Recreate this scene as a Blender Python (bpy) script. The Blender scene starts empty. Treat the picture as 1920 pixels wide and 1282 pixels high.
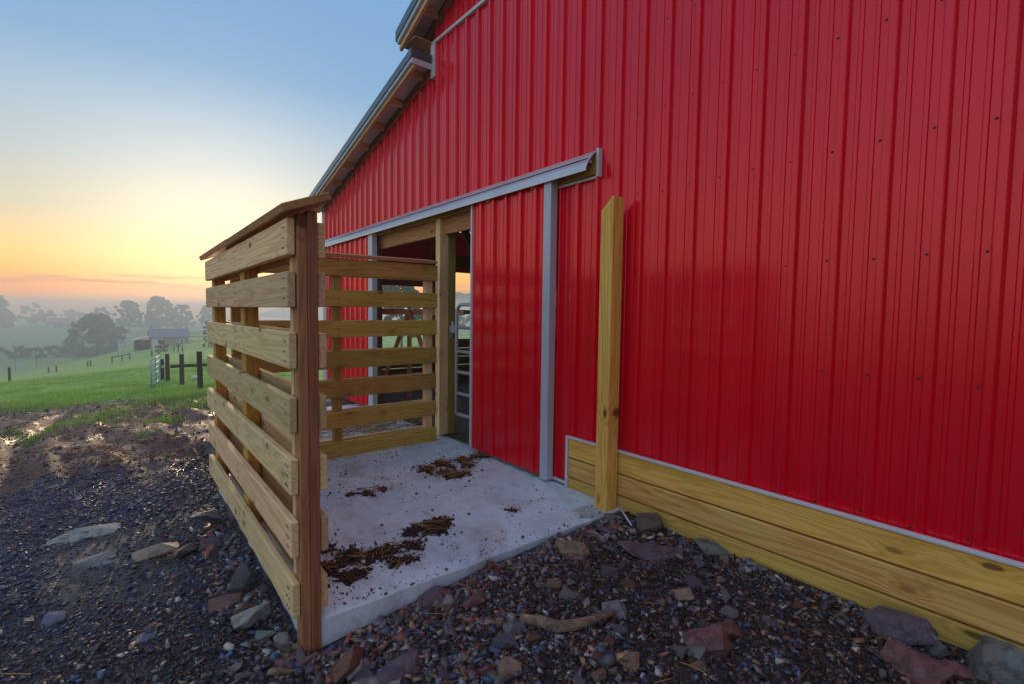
import bpy, bmesh, math, random
import numpy as np
from mathutils import Matrix, Vector, Euler

sc = bpy.context.scene
COL = sc.collection
random.seed(7)
RNG = np.random.default_rng(11)

# ------------------------------------------------------------------ camera
CAM = Vector((0.0, -3.266, 1.6))
cam_data = bpy.data.cameras.new('camera')
cam = bpy.data.objects.new('camera', cam_data)
COL.objects.link(cam)
sc.camera = cam
cam_data.sensor_width = 36
cam_data.lens = 36 * 919.86 / 1920
cam_data.clip_start = 0.05
cam_data.clip_end = 20000
_yaw, _pitch, _roll = 0.67605972, 0.0577215, 0.01252647
FW = Vector((-math.cos(_yaw) * math.cos(_pitch), math.sin(_yaw) * math.cos(_pitch), -math.sin(_pitch)))
_r = FW.cross(Vector((0, 0, 1))).normalized()
_u = _r.cross(FW)
_r2 = math.cos(_roll) * _r + math.sin(_roll) * _u
_u2 = -math.sin(_roll) * _r + math.cos(_roll) * _u
cam.matrix_world = Matrix(((_r2.x, _u2.x, -FW.x, CAM.x), (_r2.y, _u2.y, -FW.y, CAM.y),
                           (_r2.z, _u2.z, -FW.z, CAM.z), (0, 0, 0, 1)))

# ------------------------------------------------------------------ sky and sun
SUN_EL = math.radians(2.84)
SUN_DIR = Vector((-0.9876, 0.1488, 0.0495)).normalized()
world = bpy.data.worlds.new('World')
sc.world = world
world.use_nodes = True
wt = world.node_tree
wt.nodes.clear()
WN, WL = wt.nodes.new, wt.links.new
sky = WN('ShaderNodeTexSky')
sky.sky_type = 'NISHITA'
sky.sun_disc = False
sky.sun_elevation = SUN_EL
sky.sun_rotation = math.radians(-81.4)
sky.air_density = 1.0
sky.dust_density = 0.55
sky.ozone_density = 2.3
SKY_COMPRESS, SKY_GAIN = 0.66, 0.32
bw = WN('ShaderNodeRGBToBW')
pw = WN('ShaderNodeMath'); pw.operation = 'POWER'; pw.inputs[1].default_value = -SKY_COMPRESS
mg = WN('ShaderNodeMath'); mg.operation = 'MULTIPLY'; mg.inputs[1].default_value = SKY_GAIN
vm = WN('ShaderNodeVectorMath'); vm.operation = 'SCALE'
# thin morning veil: warm on the side of the rising sun, cool lavender opposite and brightened there, out of view, to light the foreground, thickening towards the horizon
tc = WN('ShaderNodeTexCoord')
sx = WN('ShaderNodeSeparateXYZ')
def sky_ramp(stops):
    r_ = WN('ShaderNodeValToRGB')
    while len(r_.color_ramp.elements) > 1:
        r_.color_ramp.elements.remove(r_.color_ramp.elements[-1])
    for i_, (p_, c_) in enumerate(stops):
        e_ = r_.color_ramp.elements[0] if i_ == 0 else r_.color_ramp.elements.new(p_)
        e_.position = p_; e_.color = (*c_, 1)
    WL(sx.outputs[2], r_.inputs[0])
    return r_
def q4(st): return [(p_, tuple(v_ / 4 for v_ in c_)) for p_, c_ in st]
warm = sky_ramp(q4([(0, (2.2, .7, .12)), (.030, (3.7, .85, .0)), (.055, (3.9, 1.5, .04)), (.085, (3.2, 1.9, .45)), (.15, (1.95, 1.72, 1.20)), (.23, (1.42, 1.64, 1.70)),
                   (.30, (1.10, 1.52, 1.90)), (.38, (.62, 1.18, 1.88)), (.50, (.54, 1.08, 1.85)), (.70, (.90, 1.30, 2.00)), (1, (1.3, 1.5, 2.0))]))  # topmost stops lie out of view, lifted to add light to the foreground
cool = sky_ramp(q4([(0, (2.1, 2.0, 2.3)), (.10, (2.5, 2.3, 2.6)), (.25, (2.35, 2.35, 2.75)), (.42, (1.9, 2.1, 2.7)), (.70, (1.45, 1.75, 2.4)), (1, (1.25, 1.55, 2.15))]))  # unseen sky away from the sun, brightened as fill for wall and yard
nrm = WN('ShaderNodeVectorMath'); nrm.operation = 'NORMALIZE'
dot = WN('ShaderNodeVectorMath'); dot.operation = 'DOT_PRODUCT'; dot.inputs[1].default_value = SUN_DIR
mr = WN('ShaderNodeMapRange'); mr.interpolation_type = 'SMOOTHSTEP'
mr.inputs[1].default_value = -.45; mr.inputs[2].default_value = .85
veil = WN('ShaderNodeMix'); veil.data_type = 'RGBA'
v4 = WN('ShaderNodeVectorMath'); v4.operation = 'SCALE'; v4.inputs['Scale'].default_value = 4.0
gp = WN('ShaderNodeMath'); gp.operation = 'POWER'; gp.inputs[1].default_value = 42.0
gm = WN('ShaderNodeMath'); gm.operation = 'MAXIMUM'; gm.inputs[1].default_value = 0.0
gs = WN('ShaderNodeVectorMath'); gs.operation = 'SCALE'; gs.inputs[0].default_value = (2.4, 2.1, 1.5)
ga_ = WN('ShaderNodeVectorMath'); ga_.operation = 'ADD'
cr = WN('ShaderNodeVectorMath'); cr.operation = 'ADD'
WL(tc.outputs['Generated'], nrm.inputs[0]); WL(nrm.outputs[0], dot.inputs[0]); WL(dot.outputs['Value'], mr.inputs[0])
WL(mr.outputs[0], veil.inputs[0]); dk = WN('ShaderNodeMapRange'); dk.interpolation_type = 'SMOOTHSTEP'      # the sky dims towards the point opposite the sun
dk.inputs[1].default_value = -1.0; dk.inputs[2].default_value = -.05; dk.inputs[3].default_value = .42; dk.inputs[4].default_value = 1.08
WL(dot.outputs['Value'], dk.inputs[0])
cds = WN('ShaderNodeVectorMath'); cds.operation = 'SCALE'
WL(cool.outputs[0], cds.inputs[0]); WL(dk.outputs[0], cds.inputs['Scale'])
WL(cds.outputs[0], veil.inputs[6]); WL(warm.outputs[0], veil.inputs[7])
WL(dot.outputs['Value'], gm.inputs[0]); WL(gm.outputs[0], gp.inputs[0]); WL(gp.outputs[0], gs.inputs['Scale'])
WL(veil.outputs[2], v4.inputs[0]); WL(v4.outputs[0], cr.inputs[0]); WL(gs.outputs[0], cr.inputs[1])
add = WN('ShaderNodeVectorMath'); add.operation = 'ADD'
bg = WN('ShaderNodeBackground')
bg.inputs[1].default_value = 0.15
wo = WN('ShaderNodeOutputWorld')
WL(sky.outputs[0], bw.inputs[0]); WL(bw.outputs[0], pw.inputs[0]); WL(pw.outputs[0], mg.inputs[0])
WL(sky.outputs[0], vm.inputs[0]); WL(mg.outputs[0], vm.inputs['Scale'])
WL(tc.outputs['Generated'], sx.inputs[0])
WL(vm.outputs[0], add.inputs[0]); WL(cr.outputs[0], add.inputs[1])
# thin mauve streak of cloud low in the sky
cn = WN('ShaderNodeTexNoise'); cn.inputs['Scale'].default_value = 1.0; cn.inputs['Detail'].default_value = 5.0
cvm = WN('ShaderNodeVectorMath'); cvm.operation = 'MULTIPLY'; cvm.inputs[1].default_value = (5.0, 5.0, 90.0)
WL(nrm.outputs[0], cvm.inputs[0]); WL(cvm.outputs[0], cn.inputs['Vector'])
cb = WN('ShaderNodeValToRGB')
cbe = cb.color_ramp.elements
cbe[0].position = .030; cbe[0].color = (0, 0, 0, 1); cbe[1].position = .058; cbe[1].color = (0, 0, 0, 1)
ee = cbe.new(.044); ee.color = (1, 1, 1, 1)
WL(sx.outputs[2], cb.inputs[0])
cs = WN('ShaderNodeMapRange'); cs.interpolation_type = 'SMOOTHSTEP'; cs.inputs[1].default_value = .42; cs.inputs[2].default_value = .62; cs.inputs[4].default_value = .75
WL(cn.outputs['Fac'], cs.inputs[0])
cm_ = WN('ShaderNodeMath'); cm_.operation = 'MULTIPLY'
WL(cs.outputs[0], cm_.inputs[0]); WL(cb.outputs[0], cm_.inputs[1])
cmix = WN('ShaderNodeMix'); cmix.data_type = 'RGBA'; cmix.inputs[7].default_value = (2.0, 1.15, 1.05, 1)
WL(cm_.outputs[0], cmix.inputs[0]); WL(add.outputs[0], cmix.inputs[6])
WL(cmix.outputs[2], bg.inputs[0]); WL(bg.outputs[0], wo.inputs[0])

sun_data = bpy.data.lights.new('sun', 'SUN')
sun_data.energy = 0.8
sun_data.angle = math.radians(0.6)
sun_data.color = (1.0, 0.70, 0.42)
sun = bpy.data.objects.new('sun', sun_data)
COL.objects.link(sun)
sun.rotation_euler = SUN_DIR.to_track_quat('Z', 'Y').to_euler()
sun.location = (-30, 4, 12)

vs = sc.view_settings
vs.view_transform = 'Standard'
vs.look = 'None'
vs.exposure = 0.97
vs.gamma = 1.0
vs.use_curve_mapping = False
sc.cycles.use_denoising = True
sc.cycles.max_bounces = 8
sc.cycles.diffuse_bounces = 4
sc.cycles.glossy_bounces = 4
sc.cycles.volume_bounces = 1
sc.cycles.caustics_reflective = False
sc.cycles.caustics_refractive = False
sc.cycles.use_adaptive_sampling = False

# ------------------------------------------------------------------ node and object helpers
def mat_new(name):
    m = bpy.data.materials.new(name)
    m.use_nodes = True
    nt = m.node_tree
    nt.nodes.clear()
    return m, G(nt)

class G:
    def __init__(self, nt):
        self.nt = nt
    def n(self, typ, ins=None, **props):
        nd = self.nt.nodes.new(typ)
        for k, v in props.items():
            setattr(nd, k, v)
        for k, v in (ins or {}).items():
            self.set(nd.inputs[k], v)
        return nd
    def set(self, sock, v):
        if hasattr(v, 'is_linked') or isinstance(v, bpy.types.NodeSocket):
            self.nt.links.new(v, sock)
        else:
            if isinstance(v, (tuple, list)) and len(v) == 3 and sock.type == 'RGBA':
                v = (*v, 1)
            sock.default_value = v
    def math(self, op, a, b=0.0, clamp=False):
        return self.n('ShaderNodeMath', {0: a, 1: b}, operation=op, use_clamp=clamp).outputs[0]
    def vmul(self, a, v):
        return self.n('ShaderNodeVectorMath', {0: a, 1: v}, operation='MULTIPLY').outputs[0]
    def vadd(self, a, v):
        return self.n('ShaderNodeVectorMath', {0: a, 1: v}, operation='ADD').outputs[0]
    def noise(self, vec, scale=1.0, detail=3.0, rough=.55, dist=0.0, out='Fac'):
        return self.n('ShaderNodeTexNoise', {'Vector': vec, 'Scale': scale, 'Detail': detail, 'Roughness': rough, 'Distortion': dist}).outputs[out]
    def ramp(self, fac, stops, mode='LINEAR'):
        nd = self.n('ShaderNodeValToRGB', {0: fac})
        cr_ = nd.color_ramp
        cr_.interpolation = mode
        while len(cr_.elements) > 1:
            cr_.elements.remove(cr_.elements[-1])
        for i, (p, c) in enumerate(stops):
            e_ = cr_.elements[0] if i == 0 else cr_.elements.new(p)
            e_.position = p
            e_.color = (*c, 1) if isinstance(c, (tuple, list)) else (c, c, c, 1)
        return nd.outputs[0]
    def smooth(self, x, a, b):
        return self.n('ShaderNodeMapRange', {0: x, 1: a, 2: b, 3: 0.0, 4: 1.0}, interpolation_type='SMOOTHSTEP').outputs[0]
    def mix(self, fac, a, b, blend='MIX'):
        nd = self.n('ShaderNodeMix', None, data_type='RGBA', blend_type=blend)
        self.set(nd.inputs[0], fac); self.set(nd.inputs[6], a); self.set(nd.inputs[7], b)
        return nd.outputs[2]
    def bump(self, h, strength=.3, dist=.01, normal=None):
        ins = {'Height': h, 'Strength': strength, 'Distance': dist}
        if normal is not None:
            ins['Normal'] = normal
        return self.n('ShaderNodeBump', ins).outputs[0]
    def out(self, **ins):
        b = self.n('ShaderNodeBsdfPrincipled')
        for k, v in ins.items():
            self.set(b.inputs[k.replace('_', ' ')], v)
        self.n('ShaderNodeOutputMaterial', {0: b.outputs[0]})
        return b

WM = {}
def link(o, parent=None, mw=None):
    """link an object at world matrix mw; children are stored relative to their parent"""
    mw = mw if mw is not None else Matrix.Identity(4)
    COL.objects.link(o)
    WM[o.name] = mw
    if parent is not None:
        o.parent = parent
        o.matrix_local = WM[parent.name].inverted() @ mw
    else:
        o.matrix_local = mw
    return o
def tag(o, label=None, cat=None, group=None, kind=None):
    if label: o['label'] = label
    if cat: o['category'] = cat
    if group: o['group'] = group
    if kind: o['kind'] = kind
    return o
def empty(name, loc, label, cat, group=None):
    o = bpy.data.objects.new(name, None)
    o.empty_display_size = .2
    link(o, None, Matrix.Translation(loc))
    return tag(o, label, cat, group, 'thing')
def mesh_np(name, V, Fc, smooth=False, cols=None):
    me = bpy.data.meshes.new(name)
    V = np.asarray(V, np.float32); Fc = np.asarray(Fc, np.int32)
    k = Fc.shape[1]
    me.vertices.add(len(V)); me.vertices.foreach_set('co', V.ravel())
    me.loops.add(Fc.size); me.loops.foreach_set('vertex_index', Fc.ravel())
    me.polygons.add(len(Fc))
    me.polygons.foreach_set('loop_start', np.arange(0, Fc.size, k, dtype=np.int32))
    me.polygons.foreach_set('loop_total', np.full(len(Fc), k, np.int32))
    if smooth:
        me.polygons.foreach_set('use_smooth', np.ones(len(Fc), bool))
    if cols is not None:
        a = me.color_attributes.new('col', 'FLOAT_COLOR', 'POINT')
        c4 = np.ones((len(V), 4), np.float32); c4[:, :3] = cols
        a.data.foreach_set('color', c4.ravel())
    me.update(calc_edges=True)
    return me
def mesh_py(name, V, Fc, smooth=False):
    me = bpy.data.meshes.new(name)
    me.from_pydata([tuple(v) for v in V], [], Fc)
    if smooth:
        for p in me.polygons: p.use_smooth = True
    me.update()
    return me
def obj(name, me, mat=None, parent=None, mw=None):
    if mat is not None and not me.materials:
        me.materials.append(mat)
    o = bpy.data.objects.new(name, me)
    return link(o, parent, mw)

def cbox_data(lx, ly, lz, c):
    """box with chamfered edges, centred; 24 verts"""
    hx, hy, hz = lx / 2, ly / 2, lz / 2
    V, idx = [], {}
    for sx_ in (-1, 1):
        for sy_ in (-1, 1):
            for sz_ in (-1, 1):
                for ax in range(3):
                    p = [sx_ * (hx - c), sy_ * (hy - c), sz_ * (hz - c)]
                    p[ax] = (sx_ * hx, sy_ * hy, sz_ * hz)[ax]
                    idx[(sx_, sy_, sz_, ax)] = len(V); V.append(p)
    Fs = []
    def quad(a, b, c_, d): Fs.append((a, b, c_, d))
    for ax in range(3):
        o1, o2 = [(1, 2), (2, 0), (0, 1)][ax]
        for s in (-1, 1):
            loop = []
            for u, v in ((-1, -1), (1, -1), (1, 1), (-1, 1)):
                k = [0, 0, 0]; k[ax] = s; k[o1] = u; k[o2] = v
                loop.append(idx[(*k, ax)])
            quad(*(loop if s > 0 else loop[::-1]))
    for ax in range(3):
        o1, o2 = [(1, 2), (2, 0), (0, 1)][ax]
        for u in (-1, 1):
            for v in (-1, 1):
                def id_(s, a):
                    k = [0, 0, 0]; k[ax] = s; k[o1] = u; k[o2] = v
                    return idx[(*k, a)]
                q = [id_(-1, o1), id_(1, o1), id_(1, o2), id_(-1, o2)]
                quad(*(q if u * v < 0 else q[::-1]))
    for sx_ in (-1, 1):
        for sy_ in (-1, 1):
            for sz_ in (-1, 1):
                t = [idx[(sx_, sy_, sz_, a)] for a in range(3)]
                Fs.append(tuple(t if sx_ * sy_ * sz_ > 0 else t[::-1]))
    return V, Fs
_cb = {}
def cbox(lx, ly, lz, c=.003, mat=None, key=None):
    c = min(c, lx * .3, ly * .3, lz * .3)
    k = (round(lx, 4), round(ly, 4), round(lz, 4), round(c, 4), mat.name if mat else '', key)
    if k not in _cb:
        V, Fs = cbox_data(lx, ly, lz, c)
        me = mesh_py('board', V, Fs)
        if mat: me.materials.append(mat)
        _cb[k] = me
    return _cb[k]
def frame(loc, xdir, zdir=Vector((0, 0, 1))):
    x = Vector(xdir).normalized(); z = Vector(zdir)
    y = z.cross(x).normalized(); z = x.cross(y)
    return Matrix(((x.x, y.x, z.x, loc[0]), (x.y, y.y, z.y, loc[1]), (x.z, y.z, z.z, loc[2]), (0, 0, 0, 1)))
def beam(name, p0, p1, thick, width, mat, parent, zdir=(0, 0, 1), c=.004, jit=0.0):
    """timber from p0 to p1; 'width' along zdir, 'thick' across"""
    p0, p1 = Vector(p0), Vector(p1)
    L = (p1 - p0).length
    mw = frame((p0 + p1) / 2, p1 - p0, Vector(zdir))
    if jit:
        mw = mw @ Euler((random.uniform(-jit, jit), random.uniform(-jit, jit) * .3, random.uniform(-jit, jit) * .3)).to_matrix().to_4x4()
    return obj(name, cbox(L, thick, width, c, mat), mat, parent, mw)
def block(name, x0, x1, y0, y1, z0, z1, mat, parent=None, c=.003):
    """axis aligned box"""
    return obj(name, cbox(x1 - x0, y1 - y0, z1 - z0, c, mat), mat, parent,
               Matrix.Translation(((x0 + x1) / 2, (y0 + y1) / 2, (z0 + z1) / 2)))
def tube_data(path, rad, n=8, closed=False):
    path = [Vector(p) for p in path]
    m = len(path); V = []; Fs = []
    rads = rad if isinstance(rad, (list, tuple)) else [rad] * m
    prev = None
    for i, p in enumerate(path):
        if closed: d = path[(i + 1) % m] - path[i - 1]
        else: d = path[min(i + 1, m - 1)] - path[max(i - 1, 0)]
        d.normalize()
        a = prev if prev is not None else (Vector((0, 0, 1)) if abs(d.z) < .9 else Vector((1, 0, 0)))
        b = d.cross(a).normalized(); a = b.cross(d).normalized(); prev = a
        for k in range(n):
            t = 2 * math.pi * k / n
            V.append(p + (a * math.cos(t) + b * math.sin(t)) * rads[i])
    mm = m if closed else m - 1
    for i in range(mm):
        for k in range(n):
            j = (i + 1) % m
            Fs.append((i * n + k, j * n + k, j * n + (k + 1) % n, i * n + (k + 1) % n))
    if not closed:
        Fs.append(tuple(range(n))); Fs.append(tuple((m - 1) * n + k for k in range(n))[::-1])
    return V, Fs
def join_data(parts):
    V, Fs = [], []
    for v, f in parts:
        o = len(V); V += list(v); Fs += [tuple(i + o for i in q) for q in f]
    return V, Fs

# ------------------------------------------------------------------ materials
def wood(name, light, dark, knot=(.10, .045, .015), rough=.62, tint=None, stain=.25):
    m, g = mat_new(name)
    co = g.n('ShaderNodeTexCoord').outputs['Object']
    rnd = g.n('ShaderNodeObjectInfo').outputs['Random']
    off = g.n('ShaderNodeCombineXYZ', {0: g.math('MULTIPLY', rnd, 41.0), 1: g.math('MULTIPLY', rnd, 17.3), 2: g.math('MULTIPLY', rnd, 29.7)}).outputs[0]
    p = g.vadd(co, off)
    xyz = g.n('ShaderNodeSeparateXYZ', {0: p})
    flat = g.n('ShaderNodeCombineXYZ', {0: g.math('MULTIPLY', xyz.outputs[0], 2.6), 1: g.math('ADD', g.math('MULTIPLY', xyz.outputs[2], 6.0), g.math('MULTIPLY', xyz.outputs[1], 2.0))}).outputs[0]
    kv = g.n('ShaderNodeTexVoronoi', {'Vector': g.vadd(flat, g.vmul(g.noise(p, 9.0, 2, .5, 0, 'Color'), (.10, .10, 0))), 'Scale': 1.0, 'Randomness': 1.0}, voronoi_dimensions='2D')
    kd = kv.outputs['Distance']
    sel = g.math('GREATER_THAN', g.n('ShaderNodeSeparateColor', {0: kv.outputs['Color']}).outputs[0], .68)
    kcol = g.n('ShaderNodeSeparateColor', {0: kv.outputs['Color']})
    kn = g.math('MULTIPLY', g.math('MULTIPLY', g.smooth(kd, .13, .07), sel), g.math('ADD', g.math('MULTIPLY', kcol.outputs[1], .75), .25))
    halo = g.math('MULTIPLY', g.smooth(kd, .42, .04), sel)
    fld = g.noise(g.vmul(p, (.38, 7.5, 7.5)), 1.0, 2.5, .5, .15)
    w = g.math('SINE', g.math('ADD', g.math('MULTIPLY', fld, 78.0), g.math('MULTIPLY', halo, 9.0)))
    w = g.math('ADD', g.math('MULTIPLY', w, .5), .5)
    w = g.math('POWER', w, 1.6)
    fib = g.noise(g.vmul(p, (4.0, 150.0, 150.0)), 1.0, 2.0, .6)
    blot = g.noise(g.vmul(p, (1.1, 3.0, 3.0)), 1.0, 3.0, .6)
    base = g.mix(g.smooth(blot, .35, .7), light, tint or light)
    c = g.mix(g.math('MULTIPLY', w, .56), base, dark)
    c = g.mix(g.math('MULTIPLY', g.smooth(fib, .45, .75), .35), c, dark)
    st = g.noise(g.vmul(p, (2.3, 7.0, 7.0)), 1.3, 4.0, .65)
    c = g.mix(g.math('MULTIPLY', g.smooth(st, .60, .74), stain), c, (dark[0] * .55, dark[1] * .5, dark[2] * .5))
    c = g.mix(g.math('MULTIPLY', halo, .35), c, dark)
    c = g.mix(g.math('MULTIPLY', kn, .9), c, knot)
    hv = g.n('ShaderNodeHueSaturation', {'Hue': g.math('ADD', g.math('MULTIPLY', rnd, .03), .485), 'Saturation': 1.0,
             'Value': g.math('ADD', g.math('MULTIPLY', g.math('FRACT', g.math('MULTIPLY', rnd, 7.13)), .46), .72), 'Color': c}).outputs[0]
    h = g.math('ADD', g.math('MULTIPLY', fib, .6), g.math('MULTIPLY', w, -.35))
    b = g.out(Base_Color=hv, Roughness=g.math('ADD', g.math('MULTIPLY', fib, .25), rough - .12), Normal=g.bump(h, .35, .003))
    b.inputs['Specular IOR Level'].default_value = .2
    return m
M_TAN = wood('wood_rail_tan', (.96, .70, .36), (.60, .39, .16), tint=(.88, .66, .36))
M_OLIVE = wood('wood_rail_olive', (.68, .43, .09), (.38, .21, .03), tint=(.60, .40, .10), stain=.4)
M_RED = wood('wood_post_red', (.52, .24, .125), (.31, .11, .055), tint=(.48, .28, .10))
M_YEL = wood('wood_board_yellow', (.92, .60, .13), (.56, .31, .04), tint=(.88, .54, .12))
M_OLIVE2 = wood('wood_board_olive', (.82, .56, .13), (.48, .29, .045), tint=(.74, .52, .13))
M_ORG = wood('wood_board_orange', (.84, .47, .15), (.48, .19, .035), tint=(.80, .52, .16), stain=.5)
M_PINE = wood('wood_pine_fresh', (.97, .66, .38), (.70, .40, .17), tint=(.92, .58, .31))
M_CAPW = wood('wood_cap', (.74, .38, .16), (.44, .18, .06), tint=(.66, .30, .15), stain=.5)
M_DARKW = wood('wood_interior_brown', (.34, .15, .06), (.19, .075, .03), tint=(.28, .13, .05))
M_GREYW = wood('wood_fence_grey', (.075, .062, .05), (.04, .032, .028), tint=(.09, .07, .05))

def painted(name, colr, rough=.35, spec=.5, coat=0.0, bump=.0, metal=0.0, var=.06, bscale=1.5, speck=.12):
    m, g = mat_new(name)
    p = g.n('ShaderNodeTexCoord').outputs['Object']
    n1 = g.noise(g.vmul(p, (1, 1, .25)), 1.6, 4, .6)
    n2 = g.noise(p, 28.0, 4, .65)
    c = g.mix(g.smooth(n1, .3, .7), tuple(x * (1 - var) for x in colr), tuple(min(1, x * (1 + var)) for x in colr))
    c = g.mix(g.math('MULTIPLY', g.smooth(n2, .62, .8), speck), c, tuple(x * .55 for x in colr))
    if not speck:       # rain-splashed dirt low on the sheets and faint run marks
        zv = g.n('ShaderNodeSeparateXYZ', {0: p}).outputs[2]
        spl = g.math('MULTIPLY', g.smooth(zv, 1.0, .45), g.smooth(g.noise(p, 34.0, 4, .7), .50, .66))
        c = g.mix(g.math('MULTIPLY', spl, .35), c, (.20, .07, .05))
        run = g.smooth(g.noise(g.vmul(p, (22, 22, .35)), 1.0, 4, .6), .54, .74)
        c = g.mix(g.math('MULTIPLY', run, .16), c, tuple(x * .45 for x in colr))
    r = g.math('ADD', g.math('MULTIPLY', n2 if speck else n1, .10), rough - .05)
    ins = dict(Base_Color=c, Roughness=r, Metallic=metal)
    if bump:
        ins['Normal'] = g.bump(g.noise(g.vmul(p, (1, 1, .35)), bscale, 3, .5), bump, .02)
    b = g.out(**ins)
    b.inputs['Specular IOR Level'].default_value = spec
    b.inputs['Coat Weight'].default_value = coat
    b.inputs['Coat Roughness'].default_value = .17
    b.inputs['Coat IOR'].default_value = 1.5
    return m
M_SIDING = painted('red_painted_steel', (.92, .0008, .020), .32, .0, 1.0, .20, metal=.18, var=.05, speck=0)
M_DOORRED = painted('red_painted_steel_door', (.92, .0008, .020), .32, .0, 1.0, .18, metal=.18, var=.05, speck=0)
M_TRIM = painted('white_trim', (.70, .72, .74), .38, .5, .2, var=.04)
M_TRIMB = painted('grey_trim', (.52, .58, .66), .35, .5, .2, var=.04)
M_TRACK = painted('galvanised_track_cover', (.60, .62, .66), .32, .5, .1, .1, metal=.35, var=.06)
M_ROOF = painted('slate_blue_roof_trim', (.055, .085, .115), .32, .5, .35, var=.08)
M_SOFFIT = painted('pale_roof_underside', (.78, .76, .74), .5, .4, var=.08)
M_GALV = painted('galvanised_pipe', (.66, .70, .76), .42, .5, 0, metal=.25, var=.1)
M_IRON = painted('dark_iron', (.035, .04, .05), .45, .5, metal=.5, var=.1)
M_BLUEGATE = painted('blue_grey_gate_pipe', (.22, .42, .60), .4, .5, var=.1)
M_SCREW = painted('red_screw', (.14, .008, .016), .4, .5)
M_NAIL = painted('nail_head', (.06, .05, .045), .5, .5)
M_BUCKET = painted('white_plastic', (.75, .76, .78), .4, .5)

def concrete():
    m, g = mat_new('concrete_slab')
    p = g.n('ShaderNodeTexCoord').outputs['Object']
    n1 = g.noise(p, 1.1, 5, .6)
    n2 = g.noise(p, 9.0, 5, .7)
    n3 = g.noise(p, 120.0, 2, .6)
    c = g.mix(g.smooth(n1, .32, .68), (.60, .78, .92), (.76, .90, .97))
    c = g.mix(g.math('MULTIPLY', g.smooth(g.noise(p, 3.6, 6, .72, .4), .46, .66), .42), c, (.42, .45, .50))
    c = g.mix(g.math('MULTIPLY', g.smooth(n2, .54, .70), .35), c, (.34, .35, .36))
    yv = g.n('ShaderNodeSeparateXYZ', {0: p}).outputs[1]
    used = g.smooth(yv, -.3, -1.9)                       # the walked-on side of the pen
    bst = g.smooth(g.noise(g.vadd(p, (3.3, 8.1, 0)), 1.7, 6, .68, .5), .50, .66)
    c = g.mix(g.math('MULTIPLY', bst, g.math('ADD', g.math('MULTIPLY', used, .42), .10)), c, (.25, .18, .13))
    sp = g.n('ShaderNodeTexVoronoi', {'Vector': p, 'Scale': 24.0})
    spk = g.math('MULTIPLY', g.smooth(sp.outputs['Distance'], .15, .05), g.smooth(g.noise(p, 2.3, 3, .6), .44, .60))
    c = g.mix(g.math('MULTIPLY', spk, .7), c, (.07, .05, .04))
    wetd = g.n('ShaderNodeVectorMath', {0: g.vadd(p, g.vmul(g.noise(p, 7.0, 4, .6, 0, 'Color'), (.22, .22, 0))), 1: (-2.66 + .11, -.30 + .11, 0)}, operation='DISTANCE').outputs['Value']
    c = g.mix(g.math('MULTIPLY', g.smooth(wetd, .14, .11), .6), c, (.25, .21, .19))
    strk = g.noise(g.vmul(p, (1.2, 9.0, 1.0)), 2.0, 4, .6)
    c = g.mix(g.math('MULTIPLY', g.smooth(strk, .5, .7), .18), c, (.50, .47, .44))
    h = g.math('ADD', g.math('MULTIPLY', n2, .6), g.math('MULTIPLY', n3, .25))
    g.out(Base_Color=c, Roughness=g.math('ADD', g.math('MULTIPLY', n2, .3), .45), Normal=g.bump(h, .35, .006))
    return m
M_CONC = concrete()

def stone(name, a, b, cvein=None, rough=.6):
    m, g = mat_new(name)
    co = g.n('ShaderNodeTexCoord').outputs['Object']
    rnd = g.n('ShaderNodeObjectInfo').outputs['Random']
    off = g.n('ShaderNodeCombineXYZ', {0: g.math('MULTIPLY', rnd, 31.0), 1: g.math('MULTIPLY', rnd, 13.0), 2: g.math('MULTIPLY', rnd, 23.0)}).outputs[0]
    p = g.vadd(co, off)
    n1 = g.noise(p, 9.0, 5, .65, .6)
    n2 = g.noise(p, 42.0, 4, .7)
    n3 = g.noise(g.vmul(p, (6, 6, 45)), 1.0, 3, .6)
    c = g.mix(g.smooth(n1, .34, .66), a, b)
    if cvein:
        c = g.mix(g.math('MULTIPLY', g.smooth(g.noise(p, 6.0, 6, .7, 1.2), .53, .64), .8), c, cvein)
    c = g.mix(g.math('MULTIPLY', g.smooth(n2, .5, .75), .55), c, tuple(x * .38 for x in a))
    c = g.mix(g.math('MULTIPLY', g.smooth(n3, .55, .7), .3), c, tuple(min(1, x * 1.7) for x in b))
    c = g.mix(g.math('MULTIPLY', g.smooth(g.noise(g.vadd(p, (7, 3, 1)), 14.0, 5, .7), .47, .62), .6), c, (.05, .038, .030))
    c = g.mix(.42, c, (.02, .016, .014))
    h = g.math('ADD', n2, g.math('MULTIPLY', n3, .8))
    g.out(Base_Color=c, Roughness=g.math('ADD', g.math('MULTIPLY', n1, .35), rough - .2), Normal=g.bump(h, .7, .012))
    return m
ST = dict(
    purple=stone('stone_purple', (.17, .12, .19), (.24, .17, .22), (.30, .25, .27)),
    blue=stone('stone_slate_blue', (.14, .17, .26), (.23, .24, .33), (.36, .36, .40)),
    grey=stone('stone_grey', (.25, .26, .29), (.36, .36, .38), (.45, .44, .42)),
    pale=stone('stone_pale', (.40, .40, .36), (.52, .51, .47), (.36, .29, .22)),
    green=stone('stone_grey_green', (.21, .24, .22), (.32, .34, .31), (.19, .24, .32)),
    rust=stone('stone_rust', (.30, .12, .065), (.24, .11, .11), (.42, .20, .09)),
    red=stone('stone_red', (.24, .075, .085), (.33, .14, .13), (.46, .38, .36)),
    tan=stone('stone_tan', (.42, .27, .16), (.48, .35, .24), (.34, .16, .08)),
    brown=stone('stone_brown', (.15, .10, .08), (.22, .15, .12), (.28, .21, .17)),
    dark=stone('stone_dark', (.07, .07, .08), (.12, .11, .12), (.17, .15, .15)),
)

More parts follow.
